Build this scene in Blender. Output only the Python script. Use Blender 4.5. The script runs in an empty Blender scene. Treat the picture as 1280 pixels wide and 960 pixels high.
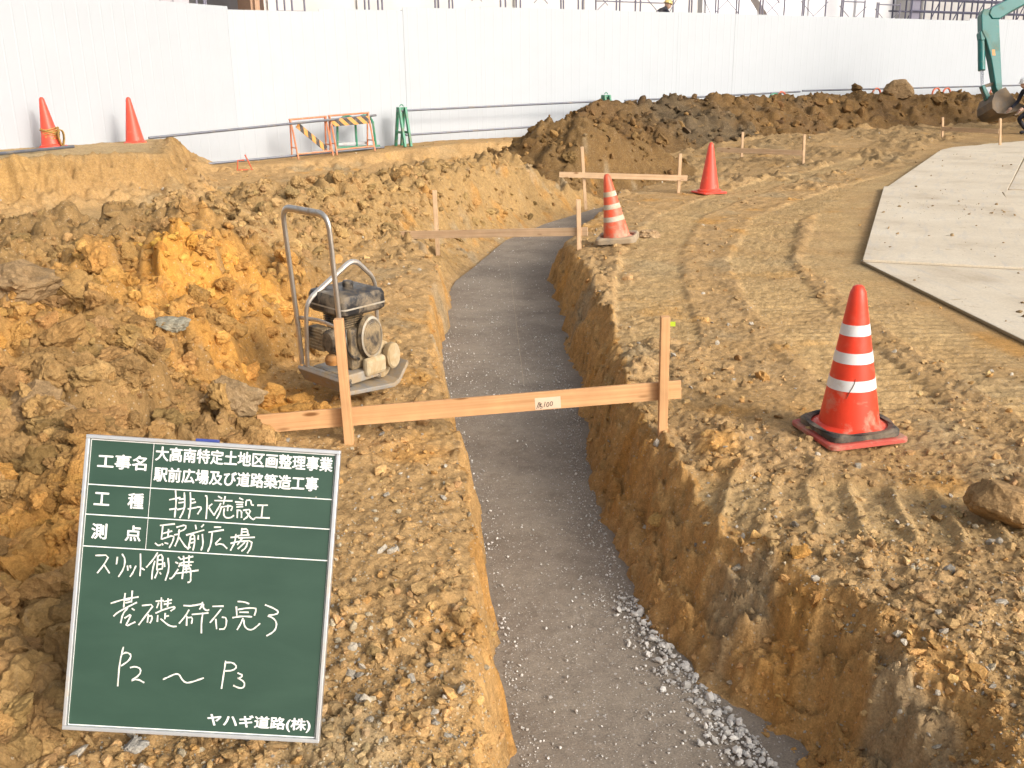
import bpy, bmesh, math, random
import numpy as np
from mathutils import Vector, Matrix, Euler

random.seed(7)
RNG = np.random.default_rng(11)
scene = bpy.context.scene
COL = scene.collection
rad = math.radians

# ------------------------------------------------------------------ camera
CAM_H, FPX, PITCH, ROLL = 1.6, 1200.0, rad(17.4), rad(0.8)
_R = Vector((1, 0, 0)); FWD = Vector((0, math.cos(PITCH), -math.sin(PITCH))); _U = Vector((0, math.sin(PITCH), math.cos(PITCH)))
RGT = _R * math.cos(ROLL) - _U * math.sin(ROLL)
UPV = _U * math.cos(ROLL) + _R * math.sin(ROLL)
EYE = Vector((0, 0, CAM_H))
cam_d = bpy.data.cameras.new("camera")
cam = bpy.data.objects.new("camera", cam_d); COL.objects.link(cam)
cam_d.sensor_width = 36; cam_d.lens = 36 * FPX / 1280
cam_d.clip_start = 0.05; cam_d.clip_end = 3000
m = Matrix((RGT, UPV, -FWD)).transposed().to_4x4(); m.translation = EYE
cam.matrix_world = m
scene.camera = cam

# ------------------------------------------------------------------ sky, sun, exposure
SUN_EL = rad(26.0)
SUN_DIR = Vector((0.72, -0.69, 0)).normalized() * math.cos(SUN_EL) + Vector((0, 0, math.sin(SUN_EL)))   # towards the sun
world = bpy.data.worlds.new("World"); scene.world = world; world.use_nodes = True
wn = world.node_tree; wn.nodes.clear()
sky = wn.nodes.new("ShaderNodeTexSky"); sky.sky_type = 'NISHITA'; sky.sun_disc = False
sky.sun_elevation = SUN_EL; sky.sun_rotation = math.atan2(SUN_DIR.x, SUN_DIR.y)
sky.dust_density = 6.0; sky.air_density = 1.0; sky.ozone_density = 1.0
bg = wn.nodes.new("ShaderNodeBackground"); bg.inputs[1].default_value = 0.15
wo = wn.nodes.new("ShaderNodeOutputWorld")
hs = wn.nodes.new("ShaderNodeHueSaturation"); hs.inputs["Saturation"].default_value = 0.38   # hazy white sky
wn.links.new(sky.outputs[0], hs.inputs["Color"]); wn.links.new(hs.outputs[0], bg.inputs[0]); wn.links.new(bg.outputs[0], wo.inputs[0])
sun_d = bpy.data.lights.new("sun", 'SUN'); sun_d.energy = 1.15; sun_d.angle = rad(11); sun_d.color = (1.0, 0.90, 0.76)
sun = bpy.data.objects.new("sun", sun_d); COL.objects.link(sun)
sun.rotation_euler = SUN_DIR.to_track_quat('Z', 'Y').to_euler()
scene.view_settings.view_transform = 'Standard'; scene.view_settings.look = 'None'
scene.view_settings.exposure = 0.58; scene.view_settings.gamma = 1.0
scene.view_settings.use_curve_mapping = False

# ------------------------------------------------------------------ helpers
def ray(u, v):
    return FWD + RGT * ((u - 640) / FPX) - UPV * ((v - 480) / FPX)
def at_z(u, v, z=0.0):
    d = ray(u, v); return EYE + d * ((z - CAM_H) / d.z)
def at_y(u, v, y):
    d = ray(u, v); return EYE + d * (y / d.y)
def at_d(u, v, dist):
    return EYE + ray(u, v) * dist

def tag(o, label=None, cat=None, group=None, kind=None):
    if label: o["label"] = label
    if cat: o["category"] = cat
    if group: o["group"] = group
    if kind: o["kind"] = kind
    return o
def empty(name, loc, label, cat, group=None, rot=(0, 0, 0)):
    o = bpy.data.objects.new(name, None); COL.objects.link(o)
    o.location = loc; o.rotation_euler = rot; o.empty_display_size = 0.1
    return tag(o, label, cat, group)
def dup(root, loc, rot, label, group=None):
    r = root.copy(); COL.objects.link(r); r.location = loc; r.rotation_euler = rot
    r["label"] = label
    if group: r["group"] = group
    for ch in list(root.children):
        c = ch.copy(); COL.objects.link(c); c.parent = r
        for g in list(ch.children):
            d = g.copy(); COL.objects.link(d); d.parent = c
    return r

def mesh_np(name, V, quads=None, tris=None, mat=None, parent=None, smooth=True, tint=None):
    me = bpy.data.meshes.new(name)
    V = np.asarray(V, np.float32)
    nq = 0 if quads is None else len(quads); nt = 0 if tris is None else len(tris)
    me.vertices.add(len(V)); me.vertices.foreach_set("co", V.ravel())
    loops = []; starts = []; s = 0
    if nq:
        loops.append(np.asarray(quads, np.int32).ravel()); starts.append(np.arange(nq, dtype=np.int32) * 4); s = nq * 4
    if nt:
        loops.append(np.asarray(tris, np.int32).ravel()); starts.append(s + np.arange(nt, dtype=np.int32) * 3)
    loops = np.concatenate(loops); starts = np.concatenate(starts)
    me.loops.add(len(loops)); me.loops.foreach_set("vertex_index", loops)
    me.polygons.add(nq + nt); me.polygons.foreach_set("loop_start", starts)
    me.polygons.foreach_set("use_smooth", np.full(nq + nt, smooth, dtype=bool))
    if tint is not None:
        a = me.attributes.new("tint", 'FLOAT_COLOR', 'POINT')
        c = np.ones((len(V), 4), np.float32); c[:, :3] = tint
        a.data.foreach_set("color", c.ravel())
    me.update(calc_edges=True); me.validate()
    o = bpy.data.objects.new(name, me); COL.objects.link(o)
    if mat: me.materials.append(mat)
    if parent is not None: o.parent = parent
    return o

class MB:
    """collects simple shapes into one mesh"""
    def __init__(s): s.v = []; s.f = []
    def add(s, vs, fs, M=None):
        n = len(s.v)
        for p in vs:
            p = Vector(p); s.v.append(M @ p if M is not None else p)
        s.f += [tuple(i + n for i in f) for f in fs]; return s
    def box(s, c, size, M=None):
        x, y, z = [a / 2 for a in size]; c = Vector(c)
        vs = [c + Vector(q) for q in ((-x,-y,-z),(x,-y,-z),(x,y,-z),(-x,y,-z),(-x,-y,z),(x,-y,z),(x,y,z),(-x,y,z))]
        return s.add(vs, [(0,3,2,1),(4,5,6,7),(0,1,5,4),(1,2,6,5),(2,3,7,6),(3,0,4,7)], M)
    def bar(s, a, b, w, h, up=(0, 0, 1)):
        a = Vector(a); b = Vector(b); d = (b - a).normalized(); upv = Vector(up)
        if abs(d.dot(upv)) > 0.98: upv = Vector((0, 1, 0))
        r = d.cross(upv).normalized(); u = r.cross(d)
        vs = [p + r * (i * w / 2) + u * (j * h / 2) for p in (a, b) for i, j in ((-1,-1),(1,-1),(1,1),(-1,1))]
        return s.add(vs, [(0,1,2,3),(4,7,6,5),(0,4,5,1),(1,5,6,2),(2,6,7,3),(3,7,4,0)])
    def tube(s, pts, r, n=8, closed=False):
        pts = [Vector(p) for p in pts]; k = len(pts)
        rr = r if isinstance(r, (list, tuple)) else [r] * k
        ref = None; vs = []
        for i, p in enumerate(pts):
            if closed: d = pts[(i+1) % k] - pts[i-1]
            else: d = pts[min(i+1, k-1)] - pts[max(i-1, 0)]
            d = d.normalized()
            if ref is None: ref = Vector((0,0,1)) if abs(d.z) < .9 else Vector((1,0,0))
            a = (ref - d * ref.dot(d)).normalized(); b = d.cross(a); ref = a
            for j in range(n):
                t = 2 * math.pi * j / n
                vs.append(p + a * (math.cos(t) * rr[i]) + b * (math.sin(t) * rr[i]))
        fs = []
        for i in range(k if closed else k - 1):
            i2 = (i + 1) % k
            for j in range(n):
                j2 = (j + 1) % n
                fs.append((i*n+j, i*n+j2, i2*n+j2, i2*n+j))
        if not closed:
            fs.append(tuple(range(n-1, -1, -1))); fs.append(tuple((k-1)*n + j for j in range(n)))
        return s.add(vs, fs)
    def lathe(s, prof, n=24, M=None, caps=True):
        vs = [(r * math.cos(2*math.pi*j/n), r * math.sin(2*math.pi*j/n), z) for r, z in prof for j in range(n)]
        fs = [(i*n+j, i*n+(j+1)%n, (i+1)*n+(j+1)%n, (i+1)*n+j) for i in range(len(prof)-1) for j in range(n)]
        if caps:
            fs.append(tuple(range(n-1, -1, -1))); fs.append(tuple((len(prof)-1)*n + j for j in range(n)))
        return s.add(vs, fs, M)
    def prism(s, outline, y0, y1, M=None):
        """outline in x,z extruded along y"""
        k = len(outline)
        vs = [(x, y0, z) for x, z in outline] + [(x, y1, z) for x, z in outline]
        fs = [tuple(range(k)), tuple(range(2*k-1, k-1, -1))] + [(i, i+k, (i+1)%k+k, (i+1)%k) for i in range(k)]
        return s.add(vs, fs, M)
    def build(s, name, mat=None, parent=None, smooth=False, bevel=0, seg=2, fix=True):
        me = bpy.data.meshes.new(name); me.from_pydata([tuple(v) for v in s.v], [], s.f)
        if fix:
            bm = bmesh.new(); bm.from_mesh(me); bmesh.ops.recalc_face_normals(bm, faces=bm.faces); bm.to_mesh(me); bm.free()
        if mat: me.materials.append(mat)
        o = bpy.data.objects.new(name, me); COL.objects.link(o)
        if parent is not None: o.parent = parent
        if smooth:
            me.polygons.foreach_set("use_smooth", [True] * len(me.polygons))
            try: me.set_sharp_from_angle(angle=rad(38))
            except Exception: pass
        if bevel:
            b = o.modifiers.new("bevel", 'BEVEL'); b.width = bevel; b.segments = seg; b.limit_method = 'ANGLE'; b.angle_limit = rad(40)
        return o

def arc(c, r, a0, a1, n, ax=Vector((1,0,0)), ay=Vector((0,0,1))):
    c = Vector(c)
    return [c + ax * (r * math.cos(a0 + (a1-a0)*i/n)) + ay * (r * math.sin(a0 + (a1-a0)*i/n)) for i in range(n+1)]
def rounded(pts, r, n=5):
    """polyline with rounded corners"""
    pts = [Vector(p) for p in pts]; out = [pts[0]]
    for i in range(1, len(pts)-1):
        p = pts[i]; a = (pts[i-1]-p); b = (pts[i+1]-p)
        q = min(r, a.length*.45, b.length*.45)
        A = p + a.normalized()*q; B = p + b.normalized()*q
        for k in range(n+1):
            t = k/n; out.append(A*(1-t)**2 + p*(2*t*(1-t)) + B*t*t)
    out.append(pts[-1]); return out

# ------------------------------------------------------------------ materials
def new_mat(name):
    mt = bpy.data.materials.new(name); mt.use_nodes = True
    nt = mt.node_tree; b = nt.nodes["Principled BSDF"]
    return mt, nt, b
def N(nt, kind, **kw):
    n = nt.nodes.new(kind)
    for k, v in kw.items():
        if k in ("ins",):
            for a, c in v.items(): n.inputs[a].default_value = c
        else: setattr(n, k, v)
    return n
def noise(nt, vec, scale, detail=4, rough=.6, dist=0):
    n = N(nt, "ShaderNodeTexNoise"); n.inputs["Scale"].default_value = scale; n.inputs["Detail"].default_value = detail
    n.inputs["Roughness"].default_value = rough; n.inputs["Distortion"].default_value = dist
    if vec is not None: nt.links.new(vec, n.inputs["Vector"])
    return n
def ramp(nt, src, stops):
    r = N(nt, "ShaderNodeValToRGB"); e = r.color_ramp.elements
    while len(e) < len(stops): e.new(.5)
    for i, (p, c) in enumerate(stops):
        e[i].position = p; e[i].color = (c, c, c, 1) if not isinstance(c, tuple) else (*c, 1)
    nt.links.new(src, r.inputs[0]); return r
def mix(nt, fac, a, b, mode='MIX'):
    n = N(nt, "ShaderNodeMix"); n.data_type = 'RGBA'; n.blend_type = mode
    for sock, val in ((0, fac), (6, a), (7, b)):
        if hasattr(val, "links") or hasattr(val, "is_linked"): nt.links.new(val, n.inputs[sock])
        else: n.inputs[sock].default_value = (*val, 1) if isinstance(val, tuple) else val
    return n.outputs[2]
def bump(nt, b, height, strength, dist, prev=None):
    n = N(nt, "ShaderNodeBump"); n.inputs["Strength"].default_value = strength; n.inputs["Distance"].default_value = dist
    nt.links.new(height, n.inputs["Height"])
    if prev is not None: nt.links.new(prev, n.inputs["Normal"])
    nt.links.new(n.outputs[0], b.inputs["Normal"]); return n.outputs[0]

def paint(name, col, rough=.5, metal=0, dirt=None, dirt_amt=.4, scale=12, bmp=.0, spec=.5, dirt_z=None, var=.82):
    mt, nt, b = new_mat(name)
    b.inputs["Roughness"].default_value = rough; b.inputs["Metallic"].default_value = metal
    b.inputs["Specular IOR Level"].default_value = spec
    tc = N(nt, "ShaderNodeTexCoord").outputs["Object"]
    n1 = noise(nt, tc, scale, 6, .65); c = mix(nt, ramp(nt, n1.outputs[0], [(.3, 0.0), (.8, 1.0)]).outputs[0], col, tuple(x*var for x in col))
    if dirt:
        n2 = noise(nt, tc, scale*.6, 8, .7, .4)
        lo = .62 - dirt_amt*.4
        f = ramp(nt, n2.outputs[0], [(lo, 0.0), (lo+.2, 1.0)]).outputs[0]
        if dirt_z:
            sp = N(nt, "ShaderNodeSeparateXYZ"); nt.links.new(tc, sp.inputs[0])
            mr = N(nt, "ShaderNodeMapRange"); mr.inputs[1].default_value = dirt_z[0]; mr.inputs[2].default_value = dirt_z[1]
            mr.inputs[3].default_value = 1; mr.inputs[4].default_value = 0.12
            nt.links.new(sp.outputs[2], mr.inputs[0])
            mm = N(nt, "ShaderNodeMath", operation='MULTIPLY'); nt.links.new(mr.outputs[0], mm.inputs[0]); nt.links.new(f, mm.inputs[1]); f = mm.outputs[0]
        c = mix(nt, f, c, dirt)
        rr = N(nt, "ShaderNodeMapRange"); rr.inputs[3].default_value = rough; rr.inputs[4].default_value = .92
        nt.links.new(f, rr.inputs[0]); nt.links.new(rr.outputs[0], b.inputs["Roughness"])
    nt.links.new(c, b.inputs["Base Color"])
    if bmp: bump(nt, b, noise(nt, tc, scale*6, 4).outputs[0], bmp, .01)
    return mt

DUST = (.42, .31, .19)
def soil_mat(name, speck=True):
    mt, nt, b = new_mat(name)
    b.inputs["Roughness"].default_value = .96; b.inputs["Specular IOR Level"].default_value = .12
    at = N(nt, "ShaderNodeAttribute"); at.attribute_name = "tint"
    tc = N(nt, "ShaderNodeTexCoord").outputs["Object"]
    n1 = noise(nt, tc, 3.1, 6, .65, .3); n2 = noise(nt, tc, 26, 6, .7); n3 = noise(nt, tc, 140, 3, .7)
    v1 = ramp(nt, n1.outputs[0], [(.25, .80), (.75, 1.22)]).outputs[0]
    v2 = ramp(nt, n2.outputs[0], [(.25, .64), (.75, 1.30)]).outputs[0]
    v3 = ramp(nt, n3.outputs[0], [(.25, .70), (.75, 1.27)]).outputs[0]
    c = mix(nt, 1.0, at.outputs["Color"], v1, 'MULTIPLY'); c = mix(nt, 1.0, c, v2, 'MULTIPLY'); c = mix(nt, 1.0, c, v3, 'MULTIPLY')
    # yellowish and greyish mottling
    n4 = noise(nt, tc, 7.5, 5, .7)
    c = mix(nt, ramp(nt, n4.outputs[0], [(.55, 0.0), (.75, .30)]).outputs[0], c, (.44, .27, .105))
    n5 = noise(nt, tc, 11, 5, .7, .5)
    c = mix(nt, ramp(nt, n5.outputs[0], [(.6, 0.0), (.78, .35)]).outputs[0], c, (.36, .31, .24))
    if speck:
        vo = N(nt, "ShaderNodeTexVoronoi"); vo.inputs["Scale"].default_value = 75; nt.links.new(tc, vo.inputs["Vector"])
        sp = N(nt, "ShaderNodeSeparateColor"); nt.links.new(vo.outputs["Color"], sp.inputs[0])
        a1 = N(nt, "ShaderNodeMath", operation='LESS_THAN'); a1.inputs[1].default_value = .32; nt.links.new(vo.outputs["Distance"], a1.inputs[0])
        a2 = N(nt, "ShaderNodeMath", operation='GREATER_THAN'); a2.inputs[1].default_value = .86; nt.links.new(sp.outputs[0], a2.inputs[0])
        a3 = N(nt, "ShaderNodeMath", operation='MULTIPLY'); nt.links.new(a1.outputs[0], a3.inputs[0]); nt.links.new(a2.outputs[0], a3.inputs[1])
        a4 = N(nt, "ShaderNodeMath", operation='MULTIPLY'); a4.inputs[1].default_value = .4; nt.links.new(a3.outputs[0], a4.inputs[0])
        c = mix(nt, a4.outputs[0], c, (.52, .46, .36))
    nt.links.new(c, b.inputs["Base Color"])
    p = bump(nt, b, noise(nt, tc, 45, 6, .7).outputs[0], .55, .03)
    bump(nt, b, noise(nt, tc, 190, 4, .7).outputs[0], .5, .008, p)
    return mt
M_SOIL = soil_mat("soil")
M_CLOD = soil_mat("clod_soil", False)

def bed_mat():
    mt, nt, b = new_mat("compacted_gravel"); b.inputs["Roughness"].default_value = .9; b.inputs["Specular IOR Level"].default_value = .2
    tc = N(nt, "ShaderNodeTexCoord").outputs["Object"]
    n1 = noise(nt, tc, 2.2, 6, .6, .3)
    c = ramp(nt, n1.outputs[0], [(.3, (.205, .168, .132)), (.5, (.262, .220, .175)), (.72, (.31, .262, .205))]).outputs[0]
    c = mix(nt, 1.0, c, ramp(nt, noise(nt, tc, 160, 3, .7).outputs[0], [(.25, .7), (.75, 1.3)]).outputs[0], 'MULTIPLY')
    c = mix(nt, 1.0, c, ramp(nt, noise(nt, tc, 22, 4, .7).outputs[0], [(.25, .85), (.75, 1.15)]).outputs[0], 'MULTIPLY')
    n4 = noise(nt, tc, 3.3, 4, .6)
    c = mix(nt, ramp(nt, n4.outputs[0], [(.56, 0.0), (.72, .4)]).outputs[0], c, (.17, .135, .10))
    for sc, th, lim in ((47, .9, .26), (120, .86, .3)):
        vo = N(nt, "ShaderNodeTexVoronoi"); vo.inputs["Scale"].default_value = sc; nt.links.new(tc, vo.inputs["Vector"])
        sp = N(nt, "ShaderNodeSeparateColor"); nt.links.new(vo.outputs["Color"], sp.inputs[0])
        a1 = N(nt, "ShaderNodeMath", operation='LESS_THAN'); a1.inputs[1].default_value = lim; nt.links.new(vo.outputs["Distance"], a1.inputs[0])
        a2 = N(nt, "ShaderNodeMath", operation='GREATER_THAN'); a2.inputs[1].default_value = th; nt.links.new(sp.outputs[0], a2.inputs[0])
        a3 = N(nt, "ShaderNodeMath", operation='MULTIPLY'); nt.links.new(a1.outputs[0], a3.inputs[0]); nt.links.new(a2.outputs[0], a3.inputs[1])
        a5 = N(nt, "ShaderNodeMath", operation='MULTIPLY'); a5.inputs[1].default_value = .55; nt.links.new(a3.outputs[0], a5.inputs[0])
        c = mix(nt, a5.outputs[0], c, (.56, .54, .52))
    nt.links.new(c, b.inputs["Base Color"])
    bump(nt, b, noise(nt, tc, 110, 5, .7).outputs[0], .5, .008)
    return mt
M_BED = bed_mat()
def stone_mat():
    mt, nt, b = new_mat("crushed_stone"); b.inputs["Roughness"].default_value = .85
    at = N(nt, "ShaderNodeAttribute"); at.attribute_name = "tint"
    tc = N(nt, "ShaderNodeTexCoord").outputs["Object"]
    c = mix(nt, 1.0, at.outputs["Color"], ramp(nt, noise(nt, tc, 60, 5, .7).outputs[0], [(.25, .78), (.75, 1.18)]).outputs[0], 'MULTIPLY')
    nt.links.new(c, b.inputs["Base Color"]); bump(nt, b, noise(nt, tc, 220, 3).outputs[0], .3, .004)
    return mt
M_STONE = stone_mat()

def wood_mat(name, col, dark):
    mt, nt, b = new_mat(name); b.inputs["Roughness"].default_value = .75; b.inputs["Specular IOR Level"].default_value = .25
    tc = N(nt, "ShaderNodeTexCoord").outputs["Object"]
    mp = N(nt, "ShaderNodeMapping"); mp.inputs["Scale"].default_value = (1.2, 40, 60); nt.links.new(tc, mp.inputs[0])
    n1 = noise(nt, mp.outputs[0], 1.0, 5, .6, .8)
    c = mix(nt, ramp(nt, n1.outputs[0], [(.35, 0.0), (.7, 1.0)]).outputs[0], col, dark)
    c = mix(nt, 1.0, c, ramp(nt, noise(nt, tc, 5, 4).outputs[0], [(.3, .86), (.7, 1.1)]).outputs[0], 'MULTIPLY')
    # knots
    mk = N(nt, "ShaderNodeMapping"); mk.inputs["Scale"].default_value = (4.2, 16, 16); nt.links.new(tc, mk.inputs[0])
    vo = N(nt, "ShaderNodeTexVoronoi"); vo.inputs["Scale"].default_value = 1.0; nt.links.new(mk.outputs[0], vo.inputs["Vector"])
    c = mix(nt, ramp(nt, vo.outputs["Distance"], [(.13, 1.0), (.22, 0.0)]).outputs[0], c, (.20, .09, .03))
    nt.links.new(c, b.inputs["Base Color"]); bump(nt, b, n1.outputs[0], .15, .003)
    return mt
M_WOOD = wood_mat("fresh_pine", (.62, .36, .175), (.50, .26, .115))
M_WOOD2 = wood_mat("dull_pine", (.60, .42, .265), (.48, .31, .175))

# ------------------------------------------------------------------ noise fields (numpy)
def _hash(ix, iy, s):
    ix = ix.astype(np.uint32); iy = iy.astype(np.uint32)
    h = ix * np.uint32(374761393) + iy * np.uint32(668265263) + np.uint32((s * 2246822519 + 3266489917) & 0xffffffff)
    h = (h ^ (h >> np.uint32(13))) * np.uint32(1274126177)
    h = h ^ (h >> np.uint32(16)); h = h * np.uint32(2654435769); return h ^ (h >> np.uint32(15))
def _rnd(ix, iy, s): return (_hash(ix, iy, s) & np.uint32(0xffffff)).astype(np.float32) / 16777216.0
def perlin(x, y, s=0):
    x0 = np.floor(x); y0 = np.floor(y); fx = (x-x0).astype(np.float32); fy = (y-y0).astype(np.float32)
    ix = x0.astype(np.int64); iy = y0.astype(np.int64); u = fx*fx*fx*(fx*(fx*6-15)+10); w = fy*fy*fy*(fy*(fy*6-15)+10)
    def g(i, j):
        a = _rnd(ix+i, iy+j, s) * 6.2832; return np.cos(a)*(fx-i) + np.sin(a)*(fy-j)
    a = g(0,0); a = a + u*(g(1,0)-a); b = g(0,1); b = b + u*(g(1,1)-b)
    return (a + w*(b-a)) * 1.4
def fbm(x, y, sc, octv=4, s=0, gain=.5):
    r = 0; a = 1; t = 0
    for i in range(octv):
        r = r + a*perlin(x/sc, y/sc, s+i*17); t += a; a *= gain; sc *= .5
    return r / t
def lumps(x, y, size, s=0, keep=1.0):
    """height of irregular soil lumps, in units of size"""
    wx = x + size*.22*perlin(x/size*1.7, y/size*1.7, s+5); wy = y + size*.22*perlin(x/size*1.7+9, y/size*1.7, s+6)
    gx = wx/size; gy = wy/size; ix = np.floor(gx).astype(np.int64); iy = np.floor(gy).astype(np.int64)
    out = np.zeros_like(x, dtype=np.float32)
    for i in (-1,0,1):
        for j in (-1,0,1):
            jx = ix+i; jy = iy+j
            dx = (gx-(jx+_rnd(jx,jy,s+1))).astype(np.float32); dy = (gy-(jy+_rnd(jx,jy,s+2))).astype(np.float32)
            a = _rnd(jx,jy,s+3)*6.2832; ca = np.cos(a); sa = np.sin(a)
            k = _rnd(jx,jy,s+4); on = (_rnd(jx,jy,s+7) < keep)
            R = .35+.5*k
            px = dx*ca+dy*sa; py = (-dx*sa+dy*ca)*(1+.7*_rnd(jx,jy,s+8))
            q = (px*px+py*py)/(R*R)
            hgt = R*(.55+.5*_rnd(jx,jy,s+9))
            tilt = (px*(_rnd(jx,jy,s+10)-.5)+py*(_rnd(jx,jy,s+11)-.5))*1.1
            h = np.minimum(hgt*np.sqrt(np.clip(1-q,0,1)) + .5*tilt, hgt*(.45+.4*_rnd(jx,jy,s+12)) + 2.0*tilt)*np.clip((1-q)*4,0,1)
            out = np.maximum(out, np.where(on, h, 0))
    return out
def sm(a, b, x):
    t = np.clip((x-a)/(b-a), 0, 1); return t*t*(3-2*t)
def segdist(x, y, pts):
    """distance, signed side, along-length to a polyline"""
    best = np.full(x.shape, 1e9); al = np.zeros(x.shape); sg = np.zeros(x.shape); L = 0
    for (ax, ay), (bx, by) in zip(pts[:-1], pts[1:]):
        ex, ey = bx-ax, by-ay; l = math.hypot(ex, ey)
        t = np.clip(((x-ax)*ex+(y-ay)*ey)/(l*l), 0, 1); dx = x-ax-t*ex; dy = y-ay-t*ey; d = np.hypot(dx, dy)
        mk = d < best; best = np.where(mk, d, best); al = np.where(mk, L+t*l, al)
        sg = np.where(mk, (ex*(y-ay)-ey*(x-ax))/l, sg); L += l
    return best, sg, al

# ------------------------------------------------------------------ shape of the ground
TY  = np.array([-8, 1.5, 2.55, 3.0, 3.6, 4.3, 5.0, 6.2, 7.2, 8.5, 10.35, 13.1, 14.6, 16.2, 17.5, 19.5])
TXL = np.array([.22, .08, .01, -.04, -.08, -.18, -.28, -.46, -.54, -.57, -.55, -.03, .54, 1.36, 2.2, 4.4])
TXR = np.array([1.0, .93, .80, .64, .48, .42, .42, .44, .39, .41, .46, 1.06, 1.35, 2.2, 3.1, 5.6])
BED_Z = -.45
FC = (-5.58, 20.5); FE = (17.07, 33.2)                       # fence corner, and a point on it at the right edge
FD = np.array(FE) - np.array(FC); FD = FD/np.hypot(*FD); FN = np.array([FD[1], -FD[0]])   # along, towards the camera
FLW = (-12.3, 8.8)                                            # far end of the left fence run
HB = [(-3.1, 9.3), (-1.95, 11.7), (-.2, 15.4)]
HD = [(1.95, 22.6), (4.5, 24.5), (7.65, 26.7), (14.5, 29.9), (20, 32.6)]
TRACK1 = [(1.95, 4.6), (2.05, 7), (2.3, 8.8), (3.2, 11.6), (5.0, 14.4), (8, 18.5), (11, 22)]
TRACK2 = [(.95, 6.0), (1.1, 7.5), (1.35, 9.2), (2.1, 12), (3.9, 15.2), (7, 19.4)]
TRACK3 = [(.62, 3.62), (1.1, 3.45), (1.9, 3.3)]
TRACK4 = [(2.75, 3.2), (2.75, 6.2), (2.9, 8.6), (4.2, 12.3), (6, 15.5)]

def bank_sd(x, y):
    # inside (positive): left of the cut face and left of its end
    ax, ay, bx, by = -7.2, 12.95, -5.03, 14.7
    l = math.hypot(bx-ax, by-ay); d1 = ((bx-ax)*(y-ay)-(by-ay)*(x-ax))/l
    cx, cy = -6.25, 18.6; l = math.hypot(cx-bx, cy-by); d2 = ((cx-bx)*(y-by)-(cy-by)*(x-bx))/l
    return np.minimum(d1, d2)

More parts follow.
